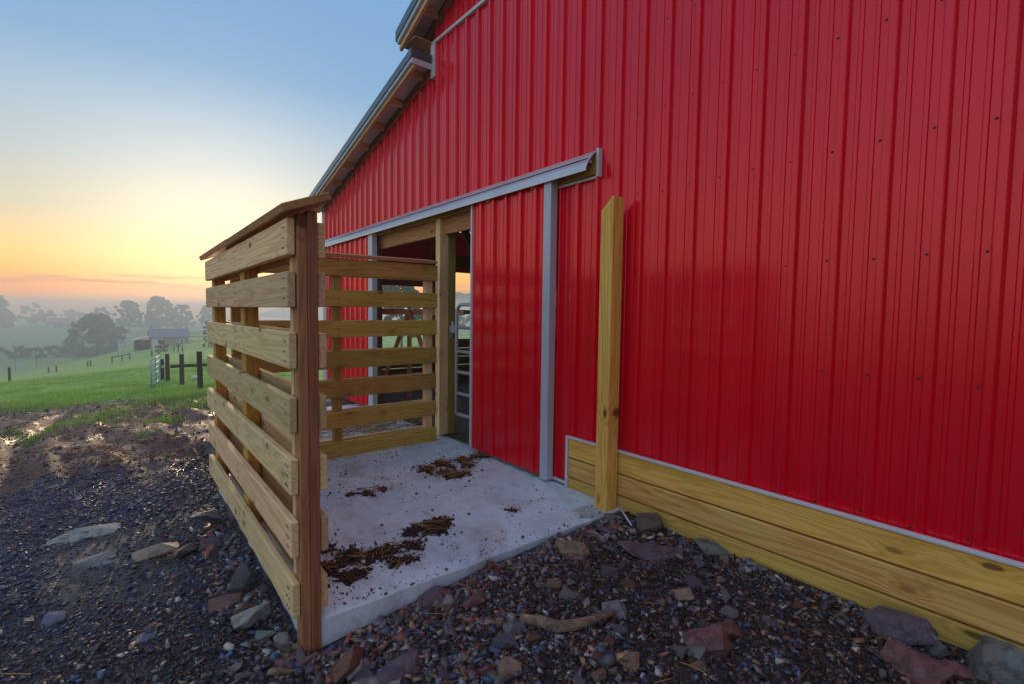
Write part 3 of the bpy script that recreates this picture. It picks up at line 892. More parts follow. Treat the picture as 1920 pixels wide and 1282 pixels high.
for xx in (-3.93, -5.30):
    beam('stud', (xx, -2.531, .0), (xx, -2.531, 2.06), .09, .14, M_OLIVE, pen, (1, 0, 0))
capz = Vector((0, -.40, 1)).normalized()
for (a, b_) in ((-5.47, -4.02), (-4.012, -2.475)):
    beam('cap_board', (a, -2.545, 2.118), (b_, -2.545, 2.122), .240, .040, M_CAPW, pen, capz, jit=.004)

back = empty('slatted_panel', (-5.36, -1.3, 0), 'back slatted timber panel across the pen, running to the barn wall', 'fence panel')
RB = [(1.983, 2.170), (1.652, 1.832), (1.318, 1.500), (.987, 1.178), (.662, .850), (.333, .511), (.004, .173)]
nl = []
for i, (a, b_) in enumerate(RB):
    for x_ in (-5.349, -5.487):
        zz = (a + b_) / 2
        beam('rail', (x_, -2.43, zz + random.uniform(-.012, .0)), (x_, -.185 + random.uniform(-.006, .006), zz + random.uniform(-.003, .004)), .038, b_ - a,
             M_OLIVE if x_ > -5.4 else M_TAN, back, jit=.006)
    for yy in (-1.40, -.27):
        for f in (.15, .5, .85):
            nl.append((-5.3297, yy + random.uniform(-.006, .006), a + (b_ - a) * f))
tag(obj('nails', fix(mesh_py('nails', *nails(nl, 'x'))), M_NAIL, back), kind='stuff')
for yy in (-.27, -1.40, -2.37):
    beam('stud', (-5.418, yy, .0), (-5.418, yy, 2.15), .085, .095, M_PINE if yy > -1 else M_OLIVE, back, (1, 0, 0))
beam('cap_board', (-5.40, -2.43, 2.196), (-5.40, -.20, 2.222), .20, .038, M_CAPW, back, Vector((.16, 0, 1)).normalized())

# timber post standing by the wall, top cut on the slant
pv = [(-2.690, -.205), (-2.565, -.205), (-2.565, -.072), (-2.690, -.072)]
c_ = .005
oct_ = [(-2.690 + c_, -.205), (-2.565 - c_, -.205), (-2.565, -.205 + c_), (-2.565, -.072 - c_), (-2.565 - c_, -.072), (-2.690 + c_, -.072), (-2.690, -.072 - c_), (-2.690, -.205 + c_)]
ztop = lambda x: min(2.535, 2.425 + (x + 2.690) * 1.15)
VV = [(0, 0, 0)] * 0
cx_, cy_ = -2.6275, -.1385
VV = [(z_, y_ - cy_, -(x_ - cx_)) for (x_, y_) in oct_ for z_ in (-.35,)] + [(ztop(x_), y_ - cy_, -(x_ - cx_)) for (x_, y_) in oct_]
FF = [tuple(range(8)), tuple(range(15, 7, -1))] + [(i, (i + 1) % 8, 8 + (i + 1) % 8, 8 + i) for i in range(8)]
wp = obj('timber_post', fix(mesh_py('timber_post', VV, FF)), M_YEL, None,
         Matrix(((0, 0, -1, cx_), (0, 1, 0, cy_), (1, 0, 0, 0), (0, 0, 0, 1))))
tag(wp, 'square yellow timber post with slanted top standing at the slab corner by the red wall', 'post')

# galvanised pipe gate behind the far jamb
gate = empty('pipe_gate', (-4.7, .17, .28), 'galvanised pipe gate with six bars in the dark doorway', 'gate')
GX0, GX1, GY, GZ0, GZ1 = -5.44, -4.05, .17, .27, 1.70
r_ = .12
pth = [(GX1, GY, GZ1)] + [(GX0 + r_ - r_ * math.sin(t), GY, GZ1 - r_ + r_ * math.cos(t)) for t in np.linspace(0, math.pi / 2, 7)] + [(GX0, GY, GZ0), (GX1, GY, GZ0), ]
obj('gate_frame', fix(mesh_py('gate_frame', *tube_data(pth[:-1], .024, 10), smooth=True)), M_GALV, gate)
for zz in (1.405, 1.11, .84, .56, .285):
    obj('gate_bar', fix(mesh_py('gate_bar', *tube_data([(GX0, GY, zz), (GX1, GY, zz)], .021, 10), smooth=True)), M_GALV, gate)
obj('gate_stile', fix(mesh_py('gate_stile', *tube_data([(GX1, GY, GZ0 - .01), (GX1, GY, GZ1)], .024, 10), smooth=True)), M_GALV, gate)
lt = block('gate_latch', GX0 - .13, GX0 - .01, GY - .05, GY + .02, 1.33, 1.43, M_GALV, gate, .012)
obj('latch_pin', fix(mesh_py('latch_pin', *tube_data([(GX0 - .1, GY - .03, 1.27), (GX0 - .06, GY - .03, 1.38), (GX0 - .02, GY - .05, 1.48)], .012, 7), smooth=True)), M_GALV, lt)

# timber A-frame inside the doorway
tr = empty('timber_trestle', (-8.4, .9, 0), 'pale timber A-frame trestle standing inside the doorway behind the slats', 'trestle')
top_ = (-8.25, .92, 1.62)
for q in ((-8.85, .55, .0), (-7.75, 1.30, .0)):
    beam('leg', q, top_, .045, .09, M_PINE, tr, (.5, -.8, 0))
beam('centre_post', (-8.25, .92, .0), top_, .05, .1, M_PINE, tr, (1, 0, 0))
beam('cross_bar', (-8.95, .50, .32), (-7.65, 1.36, .32), .04, .1, M_PINE, tr)
beam('top_bar', (-9.4, .35, 1.60), (-7.3, 1.50, 1.60), .04, .1, M_PINE, tr)

# ------------------------------------------------------------------ stones
def hull_points(rs, n, box=.75):
    pts = []
    for _ in range(n):
        v = [rs.uniform(-1, 1) for _ in range(3)]
        m_ = max(abs(a) for a in v); l_ = math.sqrt(sum(a * a for a in v)) or 1
        v = [a / (m_ * box + l_ * (1 - box)) * rs.uniform(.86, 1.0) for a in v]
        pts.append(v)
    return pts
def stone_mesh(name, seed, n=14, detail=1, box=.75, rough=.045):
    """angular broken stone, unit half-size"""
    rs = random.Random(seed)
    b = bmesh.new()
    for v in hull_points(rs, n, box): b.verts.new(v)
    r0 = bmesh.ops.convex_hull(b, input=list(b.verts))
    junk = [v for v in b.verts if not v.link_faces]
    bmesh.ops.delete(b, geom=junk, context='VERTS')
    if detail:
        bmesh.ops.dissolve_limit(b, angle_limit=.16, verts=b.verts, edges=b.edges)
        bmesh.ops.bevel(b, geom=list(b.edges), offset=.025, segments=1, affect='EDGES', clamp_overlap=True)
        bmesh.ops.triangulate(b, faces=b.faces)
        for _ in range(detail):
            bmesh.ops.subdivide_edges(b, edges=b.edges, cuts=1, use_grid_fill=True)
        from mathutils import noise as mn
        off = Vector((seed * 3.1 % 50, seed * 1.7 % 50, 0))
        for v in b.verts:
            nz = mn.noise(v.co * 2.3 + off) * rough + mn.noise(v.co * 6.5 + off) * rough * .5
            v.co += v.co.normalized() * nz
            v.co.z += .05 * round(math.sin(v.co.z * 9 + mn.noise(v.co * 1.5 + off) * 2)) * .35
        bmesh.ops.triangulate(b, faces=b.faces)
    bmesh.ops.recalc_face_normals(b, faces=b.faces)
    me = bpy.data.meshes.new(name); b.to_mesh(me); b.free()
    return me
def place_stone(name, x, y, w, d, h, mat, label, seed, yaw=None, tilt=(0, 0), sink=.28, group=None, n=14, cat='stone', detail=2, box=.75):
    if yaw is None:
        yaw = math.atan2(y - CAM.y, x - CAM.x) + math.pi / 2
    me = stone_mesh(name, seed, n, detail, box)
    mw = Matrix.Translation((x, y, gz(x, y) + h * (.5 - sink))) @ Euler((tilt[0], tilt[1], yaw)).to_matrix().to_4x4() @ Matrix.Diagonal((w / 2 * 1.05, d / 2, h / 2, 1))
    # keep scale in the mesh so that the object matrix stays rigid
    S = Matrix.Diagonal((w / 2 * 1.05, d / 2, h / 2, 1))
    me.transform(S)
    o_ = obj(name, me, ST[mat], None, Matrix.Translation((x, y, gz(x, y) + h * (.5 - sink))) @ Euler((tilt[0], tilt[1], yaw)).to_matrix().to_4x4())
    return tag(o_, label, cat, group, 'thing')
BIG = [
 # name, x, y, width, depth, height, material, tilt, sink, label
 ('boulder', -2.97, -2.73, .21, .17, .20, 'pale', (.5, .1), .22, 'pale grey-green boulder topped with gravel beside the pen end post'),
 ('stone_slab', -2.60, -2.66, .075, .06, .22, 'pale', (.1, .12), .35, 'narrow pale stone set upright under the lowest rail of the pen'),
 ('boulder', -3.36, -2.70, .15, .13, .26, 'dark', (.2, -.15), .25, 'dark upright stone against the pen rails'),
 ('stone_slab', -3.30, -2.80, .20, .10, .05, 'rust', (.15, .1), .1, 'flat orange stone below the pen rails'),
 ('stone', -3.12, -2.75, .10, .09, .085, 'tan', (.2, .3), .2, 'tan stone chunk next to the flat orange stone'),
 ('boulder', -4.50, -2.76, .23, .2, .20, 'green', (.1, .1), .2, 'layered grey boulder at the far end of the pen rails'),
 ('stone_slab', -4.22, -2.75, .19, .15, .06, 'purple', (.1, -.2), .15, 'flat mauve stone just in front of the layered grey boulder'),
 ('stone', -4.22, -2.93, .23, .14, .13, 'brown', (.5, .25), .3, 'brown tilted stone between the pale slab and the pen'),
 ('stone_slab', -4.38, -3.10, .29, .15, .055, 'tan', (.08, .1), .15, 'pale pinkish flat slab lying on the gravel left of the pen'),
 ('stone_slab', -5.15, -3.52, .46, .22, .04, 'pale', (.04, .05), .3, 'long pale flat stone half sunk in the gravel yard'),
 ('stone_slab', -4.50, -3.44, .26, .17, .03, 'grey', (.03, .02), .3, 'thin grey flat stone nearest the long pale flat one'),
 ('stone', -2.78, -2.69, .13, .10, .085, 'green', (.1, .1), .2, 'grey-green rounded stone beneath the pale boulder'),
 ('stone', -2.52, -2.66, .15, .08, .06, 'red', (.2, -.35), .2, 'dark red shard at the foot of the pen post'),
 ('boulder', -2.27, -2.47, .20, .17, .18, 'rust', (.45, .35), .25, 'large rust and purple rock in front of the slab corner'),
 ('stone_slab', -2.06, -2.25, .24, .20, .10, 'purple', (.45, -.4), .25, 'long purple-blue slab of rock tilted in the gravel'),
 ('stone_slab', -2.05, -2.42, .38, .12, .07, 'pale', (.1, 0), .25, 'pale long stone at the lower edge below the purple slab'),
 ('stone_slab', -2.43, -1.87, .19, .17, .06, 'purple', (.35, .15), .25, 'flat purple stone leaning on the slab edge'),
 ('stone', -2.33, -1.81, .14, .09, .09, 'pale', (.2, -.55), .25, 'beige wedge of stone next to the flat purple one'),
 ('stone', -2.25, -1.72, .14, .11, .12, 'red', (.35, .1), .25, 'magenta-tinted stone block in front of the slab'),
 ('stone', -1.90, -1.70, .14, .12, .12, 'grey', (.2, .4), .25, 'pale grey lump of rock left of the bent branch'),
 ('stone', -1.67, -1.17, .16, .11, .10, 'grey', (.25, -.25), .25, 'pale triangular stone above the bent branch'),
 ('boulder', -1.21, -1.04, .22, .18, .13, 'red', (.35, .3), .3, 'large red and white broken rock on the gravel'),
 ('stone', -1.20, -.84, .18, .13, .10, 'rust', (.2, -.2), .3, 'reddish stone touching the large red and white rock'),
 ('stone_block', -2.27, -.91, .27, .13, .11, 'tan', (.05, .08), .2, 'brick-shaped stone with orange top near the slab edge'),
 ('stone_slab', -1.94, -.46, .40, .22, .07, 'purple', (.2, -.12), .3, 'wide flat mauve slab lying before the skirt boards'),
 ('stone_slab', -1.69, -.11, .26, .11, .09, 'green', (.12, -.2), .25, 'long dark grey-green stone against the skirt boards'),
 ('boulder', -2.18, -.16, .22, .18, .16, 'brown', (.1, .1), .25, 'brown rock between the timber post and the skirt boards'),
 ('stone', -2.32, -.48, .18, .11, .06, 'purple', (.05, .1), .2, 'small purple flat stone by the slab corner'),
 ('boulder', -.64, -.19, .31, .22, .17, 'purple', (.35, .15), .25, 'large purple-grey rock leaning on the skirt boards'),
 ('stone', -.50, -.19, .13, .10, .15, 'green', (.1, .25), .25, 'pale blue-grey pointed rock beside the large purple-grey one'),
 ('boulder', -.29, -.16, .38, .24, .20, 'green', (.35, .3), .3, 'big grey-green slab of rock in the lower corner by the boards'),
 ('boulder', -.52, -.46, .30, .24, .16, 'red', (.25, .2), .3, 'big red-purple rock at the lower edge of the view'),
 ('stone', -.40, -.33, .15, .12, .10, 'red', (.3, .35), .25, 'dark red rock between the two big corner rocks'),
 ('stone', -1.36, -1.44, .14, .12, .11, 'tan', (.15, .2), .25, 'orange-pink rounded stone below the bent branch'),
 ('stone', -1.73, -1.87, .13, .11, .08, 'tan', (.15, .15), .25, 'cracked tan stone with a flat top left of the orange-pink one'),
 ('stone', -1.79, -1.96, .08, .07, .065, 'red', (.1, .2), .25, 'small pink stone touching the cracked tan stone'),
 ('stone', -2.20, -2.42, .10, .09, .09, 'grey', (.3, .5), .25, 'small grey splinter beside the tilted purple slab'),
 ('stone', -1.53, -.74, .15, .11, .07, 'tan', (.1, .35), .25, 'tan split stone in the middle of the gravel'),
 ('stone', -2.45, -2.58, .14, .08, .05, 'rust', (.1, .2), .2, 'rust-coloured splinter under the pen post'),
 ('stone', -2.45, -2.68, .17, .09, .045, 'tan', (.12, -.2), .2, 'orange shard lying below the rust splinter'),
 ('stone_slab', -3.26, -3.20, .11, .08, .03, 'blue', (.05, .08), .25, 'blue-grey flat chip alone on the dark gravel'),
 ('stone_slab', -3.82, -3.62, .13, .10, .05, 'blue', (.2, .1), .25, 'slate-blue stone at the far left of the gravel'),
]
for i, (nm, x_, y_, w_, d_, h_, mt_, tl_, sk_, lb_) in enumerate(BIG):
    if nm == 'stone_slab':
        tl_ = (-abs(tl_[0]) * .7 - .06, tl_[1]); d_ *= 1.3; h_ *= .7; sk_ = .15
    elif tl_[0] > .2:
        tl_ = (-tl_[0] * .8, tl_[1])
    place_stone(nm, x_, y_, w_, d_, h_, mt_, lb_, 100 + i, tilt=tl_, sink=sk_, n={'stone': 9, 'boulder': 11, 'stone_slab': 12}.get(nm, 24), box={'stone': .7, 'boulder': .75, 'stone_slab': .92}.get(nm, 1.0), detail=2)

def in_slab(x, y, m_=0.0):
    return ((x > -5.46 - m_) & (x < -2.50 + m_) & (y > -2.56 - m_)) | (y > -.045 - m_) | ((x > -8.4 - m_) & (x < -5.4) & (y > -1.97 - m_))
HEAD = math.pi - _yaw
def scatter_xy(n, r0, r1, half=58, power=1.0):
    out = np.zeros((0, 2))
    while len(out) < n:
        k = n * 2
        r = r0 + (r1 - r0) * RNG.random(k) ** power
        a = HEAD + np.radians(RNG.uniform(-half, half, k))
        p = np.stack([CAM.x + r * np.cos(a), CAM.y + r * np.sin(a)], 1)
        p = p[~in_slab(p[:, 0], p[:, 1], .015)]
        out = np.concatenate([out, p])
    return out[:n]
# loose stones of middling size, each one its own object; alike ones share mesh data
KINDS_ = [('grey', 'small grey angular stone lying loose in the gravel', 'loose grey stones'),
          ('purple', 'small purple-brown angular stone lying loose in the gravel', 'loose purple stones'),
          ('tan', 'small tan angular stone lying loose in the gravel', 'loose tan stones'),
          ('rust', 'small rust-red angular stone lying loose in the gravel', 'loose rust-red stones'),
          ('blue', 'small slate-blue angular stone lying loose in the gravel', 'loose slate-blue stones'),
          ('pale', 'small pale angular stone lying loose in the gravel', 'loose pale stones')]
variants = {}
for k_, (mt_, lb_, gp_) in enumerate(KINDS_):
    for v_ in range(4):
        me = stone_mesh('loose_stone', 400 + k_ * 10 + v_, 11, 1, .72, .08)
        rs = random.Random(900 + k_ * 10 + v_)
        me.transform(Matrix.Diagonal((1.0, rs.uniform(.6, .85), rs.uniform(.35, .6), 1)))
        me.materials.append(ST[mt_])
        variants[k_, v_] = me
P = np.concatenate([scatter_xy(110, 1.5, 6.2, 52, 1.15), scatter_xy(215, 1.5, 3.5, 46, 1.0)])
keep = (P[:, 0] > -2.62) | (RNG.random(len(P)) < .40)
keep &= (P[:, 0] > -2.62) | (P[:, 1] < -2.60)
P = P[keep]
for i, (x_, y_) in enumerate(P):
    k_ = int(RNG.choice(6, p=[.26, .22, .16, .12, .14, .10]))
    sz = float(np.clip(RNG.lognormal(math.log(.036), .36), .020, .070)) * (1.0 if x_ > -2.6 else .8)
    o_ = bpy.data.objects.new('loose_stone', variants[k_, int(RNG.integers(4))])
    mw = Matrix.Translation((x_, y_, gz(x_, y_) + sz * .26)) @ Euler((RNG.uniform(-.4, .4), RNG.uniform(-.4, .4), RNG.uniform(0, 6.28))).to_matrix().to_4x4() @ Matrix.Diagonal((sz, sz, sz, 1))
    link(o_, None, mw)
    tag(o_, KINDS_[k_][1], 'stone', KINDS_[k_][2], 'thing')

# ------------------------------------------------------------------ gravel, straw, manure, grass
def templates(n, pts, seed, squash=(1, .75, .5)):
    out = []
    for t in range(n):
        rs = random.Random(seed + t)
        b = bmesh.new()
        for v in hull_points(rs, pts, .7): b.verts.new(v)
        bmesh.ops.convex_hull(b, input=list(b.verts))
        bmesh.ops.delete(b, geom=[v for v in b.verts if not v.link_faces], context='VERTS')
        bmesh.ops.triangulate(b, faces=b.faces)
        bmesh.ops.recalc_face_normals(b, faces=b.faces)
        b.verts.index_update()
        V = np.array([v.co[:] for v in b.verts]) * np.array(squash)
        Fc = np.array([[v.index for v in f.verts] for f in b.faces])
        out.append((V, Fc)); b.free()
    return out
def eul(a, b_, c):
    ca, sa, cb, sb, cc, sc_ = np.cos(a), np.sin(a), np.cos(b_), np.sin(b_), np.cos(c), np.sin(c)
    R = np.empty((len(a), 3, 3))
    R[:, 0, 0] = cb * cc; R[:, 0, 1] = sa * sb * cc - ca * sc_; R[:, 0, 2] = ca * sb * cc + sa * sc_
    R[:, 1, 0] = cb * sc_; R[:, 1, 1] = sa * sb * sc_ + ca * cc; R[:, 1, 2] = ca * sb * sc_ - sa * cc
    R[:, 2, 0] = -sb; R[:, 2, 1] = sa * cb; R[:, 2, 2] = ca * cb
    return R
def scatter_arrays(T, pos, size, cols, tilt=.35, stretch=None, yaw=None):
    n = len(pos)
    tsel = RNG.integers(len(T), size=n)
    Vs, Fs, Cs, off = [], [], [], 0
    for t, (V, Fc) in enumerate(T):
        ix = np.where(tsel == t)[0]
        if not len(ix): continue
        R = eul(RNG.normal(0, tilt, len(ix)), RNG.normal(0, tilt, len(ix)), RNG.uniform(0, 2 * math.pi, len(ix)) if yaw is None else yaw[ix])
        L = V[None] * size[ix, None, None]
        if stretch is not None: L = L * stretch[ix, None, :]
        W = np.einsum('nij,nkj->nki', R, L) + pos[ix, None, :]
        Vs.append(W.reshape(-1, 3))
        Fs.append((Fc[None] + (np.arange(len(ix)) * len(V))[:, None, None] + off).reshape(-1, 3))
        Cs.append(np.repeat(cols[ix], len(V), 0))
        off += len(ix) * len(V)
    return np.concatenate(Vs), np.concatenate(Fs), np.concatenate(Cs)
def scatter_mesh(name, *a, **k):
    V, Fc, C = scatter_arrays(*a, **k)
    return mesh_np(name, V, Fc, False, C)
PAL = np.array([(.018, .017, .020), (.034, .033, .042), (.050, .060, .125), (.14, .14, .15), (.105, .060, .065), (.27, .105, .045), (.38, .26, .17), (.46, .45, .44), (.06, .16, .40), (.065, .042, .030)])
PW = np.array([.27, .20, .13, .12, .11, .04, .025, .03, .012, .063])
T8 = templates(12, 8, 50)
n = 125000
p2 = scatter_xy(n, 1.15, 9.5, 58, 1.05)
s_ = -p2[:, 0]
keepp = 1 - .85 * sstep(5.6, 8.0, s_ + vnoise(p2[:, 0], p2[:, 1] * 2, 31) * 2)
bare = sstep(.12, .26, vnoise(p2[:, 0] * .9, p2[:, 1] * .9, 33))          # bare trodden dirt patches
keepp *= 1 - .72 * bare
p2 = p2[RNG.random(len(p2)) < keepp]
size = np.clip(RNG.lognormal(math.log(.0098), .50, len(p2)), .004, .034) * (1 + .05 * np.clip(np.hypot(p2[:, 0], p2[:, 1] + 3.27) - 3, 0, 6))
left = sstep(-2.4, -3.2, p2[:, 1]) * sstep(-2.0, -3.0, p2[:, 0])           # finer blue chippings in the yard
size *= 1 - .18 * left
ci = RNG.choice(len(PAL), size=len(p2), p=PW / PW.sum())
cols = (PAL[ci] * .74 + np.array([.055, .045, .045]) * .26) * RNG.uniform(.65, 1.6, (len(p2), 1))
cols = cols * (np.array([1.18, 1.0, .80]) * (1 - left[:, None]) + np.array([1.0, 1.0, 1.05]) * left[:, None])
blue = np.clip(sstep(.0, .2, vnoise(p2[:, 0] * .5, p2[:, 1] * 1.2, 35)) + sstep(4.6, 6.0, -p2[:, 0]), 0, 1) * left
cols = cols * (1 - .6 * blue[:, None]) + np.array([.060, .080, .21]) * RNG.uniform(.3, 1.7, (len(p2), 1)) * .6 * blue[:, None]
pos = np.column_stack([p2, ground_z(p2[:, 0], p2[:, 1]) + size * .12])
tag(obj('gravel', scatter_mesh('gravel', T8, pos, size, cols, .38), M_GRAVEL), 'dark mixed gravel covering the yard', None, None, 'stuff')
k_ = 130
sp2 = np.column_stack([-2.545 - np.abs(RNG.normal(0, .07, k_)), RNG.uniform(-2.4, -.12, k_)])
sz_ = np.clip(RNG.lognormal(math.log(.006), .45, k_), .003, .016)
tag(obj('spilled_chippings', scatter_mesh('spilled_chippings', T8, np.column_stack([sp2, sz_ * .35 - .003]), sz_, PAL[RNG.choice(len(PAL), size=k_, p=PW / PW.sum())], .3), M_GRAVEL), 'small chippings spilled along the slab edge', None, None, 'stuff')
# clods in the churned mud
T6 = templates(6, 9, 90, (1, .8, .6))
n = 5000
p2 = np.column_stack([-RNG.uniform(6.5, 19, n), RNG.uniform(-12, 0, n)])
p2 = p2[~in_slab(p2[:, 0], p2[:, 1], .05)]
size = np.clip(RNG.lognormal(math.log(.018), .5, len(p2)), .008, .06)
cols = np.array([(.042, .026, .024)]) * RNG.uniform(.5, 1.8, (len(p2), 1)) + np.array([(.09, .014, .0)]) * (RNG.random((len(p2), 1)) < .7 * sstep(-6, -3, p2[:, 1:2]))
pos = np.column_stack([p2, ground_z(p2[:, 0], p2[:, 1])])
tag(obj('mud_clods', scatter_mesh('mud_clods', T6, pos, size, cols, .5), M_MUCK), 'churned clods of dark mud beyond the gravel', None, None, 'stuff')

def straw_mesh(name, p3, length, yaw, pitch, width, cols):
    n = len(p3)
    d = np.column_stack([np.cos(yaw) * np.cos(pitch), np.sin(yaw) * np.cos(pitch), np.sin(pitch)])
    sd = np.column_stack([-np.sin(yaw), np.cos(yaw), np.zeros(n)])
    bend = RNG.normal(0, .10, n)
    V = np.zeros((n, 9, 3))
    for k, t in enumerate((-.5, 0, .5)):
        c = p3 + d * (length * t)[:, None] + sd * (bend * length * (1 - 4 * t * t))[:, None] * .5
        V[:, k * 3] = c + sd * width[:, None] / 2
        V[:, k * 3 + 1] = c - sd * width[:, None] / 2
        V[:, k * 3 + 2] = c + np.array([0, 0, 1]) * width[:, None] * .7
    f = []
    for k in (0, 3):
        for a, b_ in ((0, 1), (1, 2), (2, 0)):
            f += [(k + a, k + b_, k + 3 + b_), (k + a, k + 3 + b_, k + 3 + a)]
    Fc = (np.array(f)[None] + (np.arange(n) * 9)[:, None, None]).reshape(-1, 3)
    return mesh_np(name, V.reshape(-1, 3), Fc, False, np.repeat(cols, 9, 0))
def straw_cols(n):
    c = np.array([(.62, .34, .10), (.45, .21, .07), (.20, .09, .04), (.75, .55, .28)])
    return c[RNG.choice(4, size=n, p=[.35, .3, .25, .1])] * RNG.uniform(.7, 1.25, (n, 1))
n = 9000
p2 = np.column_stack([-RNG.uniform(3.0, 15, n), RNG.uniform(-9.5, -2.6, n)])
band = vnoise(p2[:, 0] * 1.3 + 3 + p2[:, 1] * .25, p2[:, 1] * .45, 41)
pk = sstep(.16, .34, band) * sstep(4.0, 6.0, -p2[:, 0]) * sstep(7.0, 8.2, -p2[:, 0]) * .30 * sstep(-.2, .2, vnoise(p2[:, 0] * .8, p2[:, 1] * 1.4, 48)) + .02
p2 = p2[RNG.random(n) < pk]
p2 = p2[~in_slab(p2[:, 0], p2[:, 1], .05)]
for xa, ya, xb, yb, wd, k_ in ((-9.3, -6.5, -9.0, -2.5, .34, 330), (-8.2, -3.6, -8.0, -2.5, .35, 90), (-10.8, -4.2, -10.3, -2.4, .3, 220)):
    t_ = RNG.random(k_)
    p2 = np.concatenate([p2, np.column_stack([xa + (xb - xa) * t_ + RNG.normal(0, wd, k_), ya + (yb - ya) * t_ + RNG.normal(0, .1, k_)])])
p2 = p2[RNG.random(len(p2)) < .12 + .88 * sstep(-.12, .16, vnoise(p2[:, 0] * 1.7, p2[:, 1] * 1.1, 47))]
p2 = p2[~in_slab(p2[:, 0], p2[:, 1], .05)]
p2b = scatter_xy(100, 1.3, 5.0, 52)
p2 = np.concatenate([p2, p2b]); n = len(p2)
p3 = np.column_stack([p2, ground_z(p2[:, 0], p2[:, 1]) + RNG.uniform(.008, .03, n)])
tag(obj('straw', straw_mesh('straw', p3, RNG.uniform(.06, .34, n) * np.where(np.arange(n) < n - 100, 1, .4), RNG.normal(1.45, .85, n), RNG.normal(0, .10, n), RNG.uniform(.005, .011, n) * np.where(np.arange(n) < n - 100, 1, .55), straw_cols(n)), M_STRAW), 'strands of old straw strewn over gravel and mud', None, None, 'stuff')

def manure(label, spots, seed, straw=40):
    """spots: (x, y, radius, count) on the slab"""
    rs = np.random.default_rng(seed)
    P_, S_ = [], []
    for x_, y_, rad, cnt in spots:
        a = rs.uniform(0, 2 * math.pi, cnt); r = rad * np.abs(rs.normal(0, .68, cnt))
        r = np.minimum(r, rad * 1.9) * (1 + .35 * np.sin(a * 3 + seed))
        hgt = .008 * np.clip(1 - r / rad, 0, 1) ** .7
        P_.append(np.column_stack([x_ + r * np.cos(a), y_ + r * np.sin(a) * .75, hgt * rs.random(cnt) + .004]))
        S_.append(np.clip(rs.lognormal(math.log(.0088), .45, cnt), .003, .020))
    P_ = np.concatenate(P_); S_ = np.concatenate(S_)
    c = np.array([(.036, .017, .009)]) * rs.uniform(.5, 1.9, (len(P_), 1)) + np.array([(.04, .014, 0)]) * (rs.random((len(P_), 1)) < .25)
    V, Fc, C = scatter_arrays(T6, P_, S_, c, .6)
    for i_, (x_, y_, rad, cnt) in enumerate(spots):
        a = np.linspace(0, 2 * math.pi, 41)[:-1]
        rr = rad * np.clip(.80 + .28 * np.sin(a * 2 + i_ * 1.7 + seed) + .22 * np.sin(a * 5 + i_ * 2.9) + rs.normal(0, .20, 40), .3, 1.7)
        ring = np.column_stack([x_ + rr * np.cos(a), y_ + rr * np.sin(a) * .85, np.full(40, .0012 + .0003 * i_)])
        inn = np.column_stack([x_ + rr * .6 * np.cos(a), y_ + rr * .6 * np.sin(a) * .85, .005 + .004 * rs.random(40)])
        vv = np.concatenate([ring, inn, [[x_, y_, .007]]])
        ff = []
        for q in range(40):
            q2 = (q + 1) % 40
            ff += [(q, q2, 40 + q2), (q, 40 + q2, 40 + q), (40 + q, 40 + q2, 80)]
        Fc = np.concatenate([Fc, np.array(ff) + len(V)]); V = np.concatenate([V, vv])
        C = np.concatenate([C, np.array([(.030, .015, .008)]) * rs.uniform(.5, 1.5, (81, 1))])
    root = tag(obj('manure_patch', mesh_np('manure_patch', V, Fc, False, C), M_MUCK), label, 'manure', None, 'thing')
    if straw:
        ix = rs.integers(len(P_), size=straw)
        p3 = P_[ix] + np.column_stack([rs.normal(0, .03, (straw, 2)), rs.uniform(.006, .022, straw)])
        o_ = obj('straw', straw_mesh('straw', p3, rs.uniform(.05, .18, straw), rs.uniform(0, 6.3, straw), rs.normal(0, .12, straw), rs.uniform(.003, .006, straw), straw_cols(straw)), M_STRAW, root)
        o_['kind'] = 'stuff'
    return root
manure('largest straw-mixed manure patch on the slab in front of the red door',
       [(-4.44, -.63, .14, 240), (-4.38, -.85, .13, 160), (-4.43, -.36, .12, 180), (-4.44, -.14, .11, 140), (-4.12, -.74, .15, 330), (-4.25, -.45, .10, 110), (-4.05, -.62, .09, 120)], 1, 260)
manure('dark round manure patch in the middle of the slab', [(-3.14, -1.49, .13, 330), (-3.18, -1.62, .10, 160), (-3.20, -1.37, .10, 150), (-3.16, -1.43, .10, 80)], 2, 24)
manure('long streak of manure along the near slab by the end post', [(-3.07, -2.12, .12, 190), (-3.01, -1.92, .11, 200), (-2.99, -1.74, .09, 150), (-3.04, -2.28, .10, 140), (-3.0, -2.0, .1, 120)], 3, 60)
manure('short manure smear between the long streak and the slab edge', [(-2.84, -1.92, .07, 110), (-2.83, -1.84, .06, 90)], 4, 12)
manure('scattered manure crumbs near the slab corner below the streak', [(-2.86, -2.17, .09, 90), (-2.85, -2.24, .09, 80)], 5, 10)
manure('manure patch half hidden behind the pen end post', [(-3.33, -2.24, .11, 180), (-3.45, -2.30, .10, 130)], 6, 20)
manure('thin dark manure smear toward the back slats', [(-4.10, -1.59, .09, 60), (-4.12, -1.45, .07, 50), (-4.16, -1.72, .06, 30)], 7, 26)
manure('single small dropping on the clean part of the slab', [(-3.04, -.81, .035, 45)], 8, 4)
n = 2600                                                          # crumbs thrown all over the slab
p2 = np.column_stack([RNG.uniform(-5.3, -2.6, n), RNG.uniform(-2.4, -.15, n)])
dens = .25 + .75 * sstep(-.1, .25, vnoise(p2[:, 0] * 1.6, p2[:, 1] * 1.6, 51)) * sstep(-.5, -1.7, p2[:, 1])
p2 = p2[RNG.random(n) < dens]; n = len(p2)
size = np.clip(RNG.lognormal(math.log(.0048), .5, n), .002, .016)
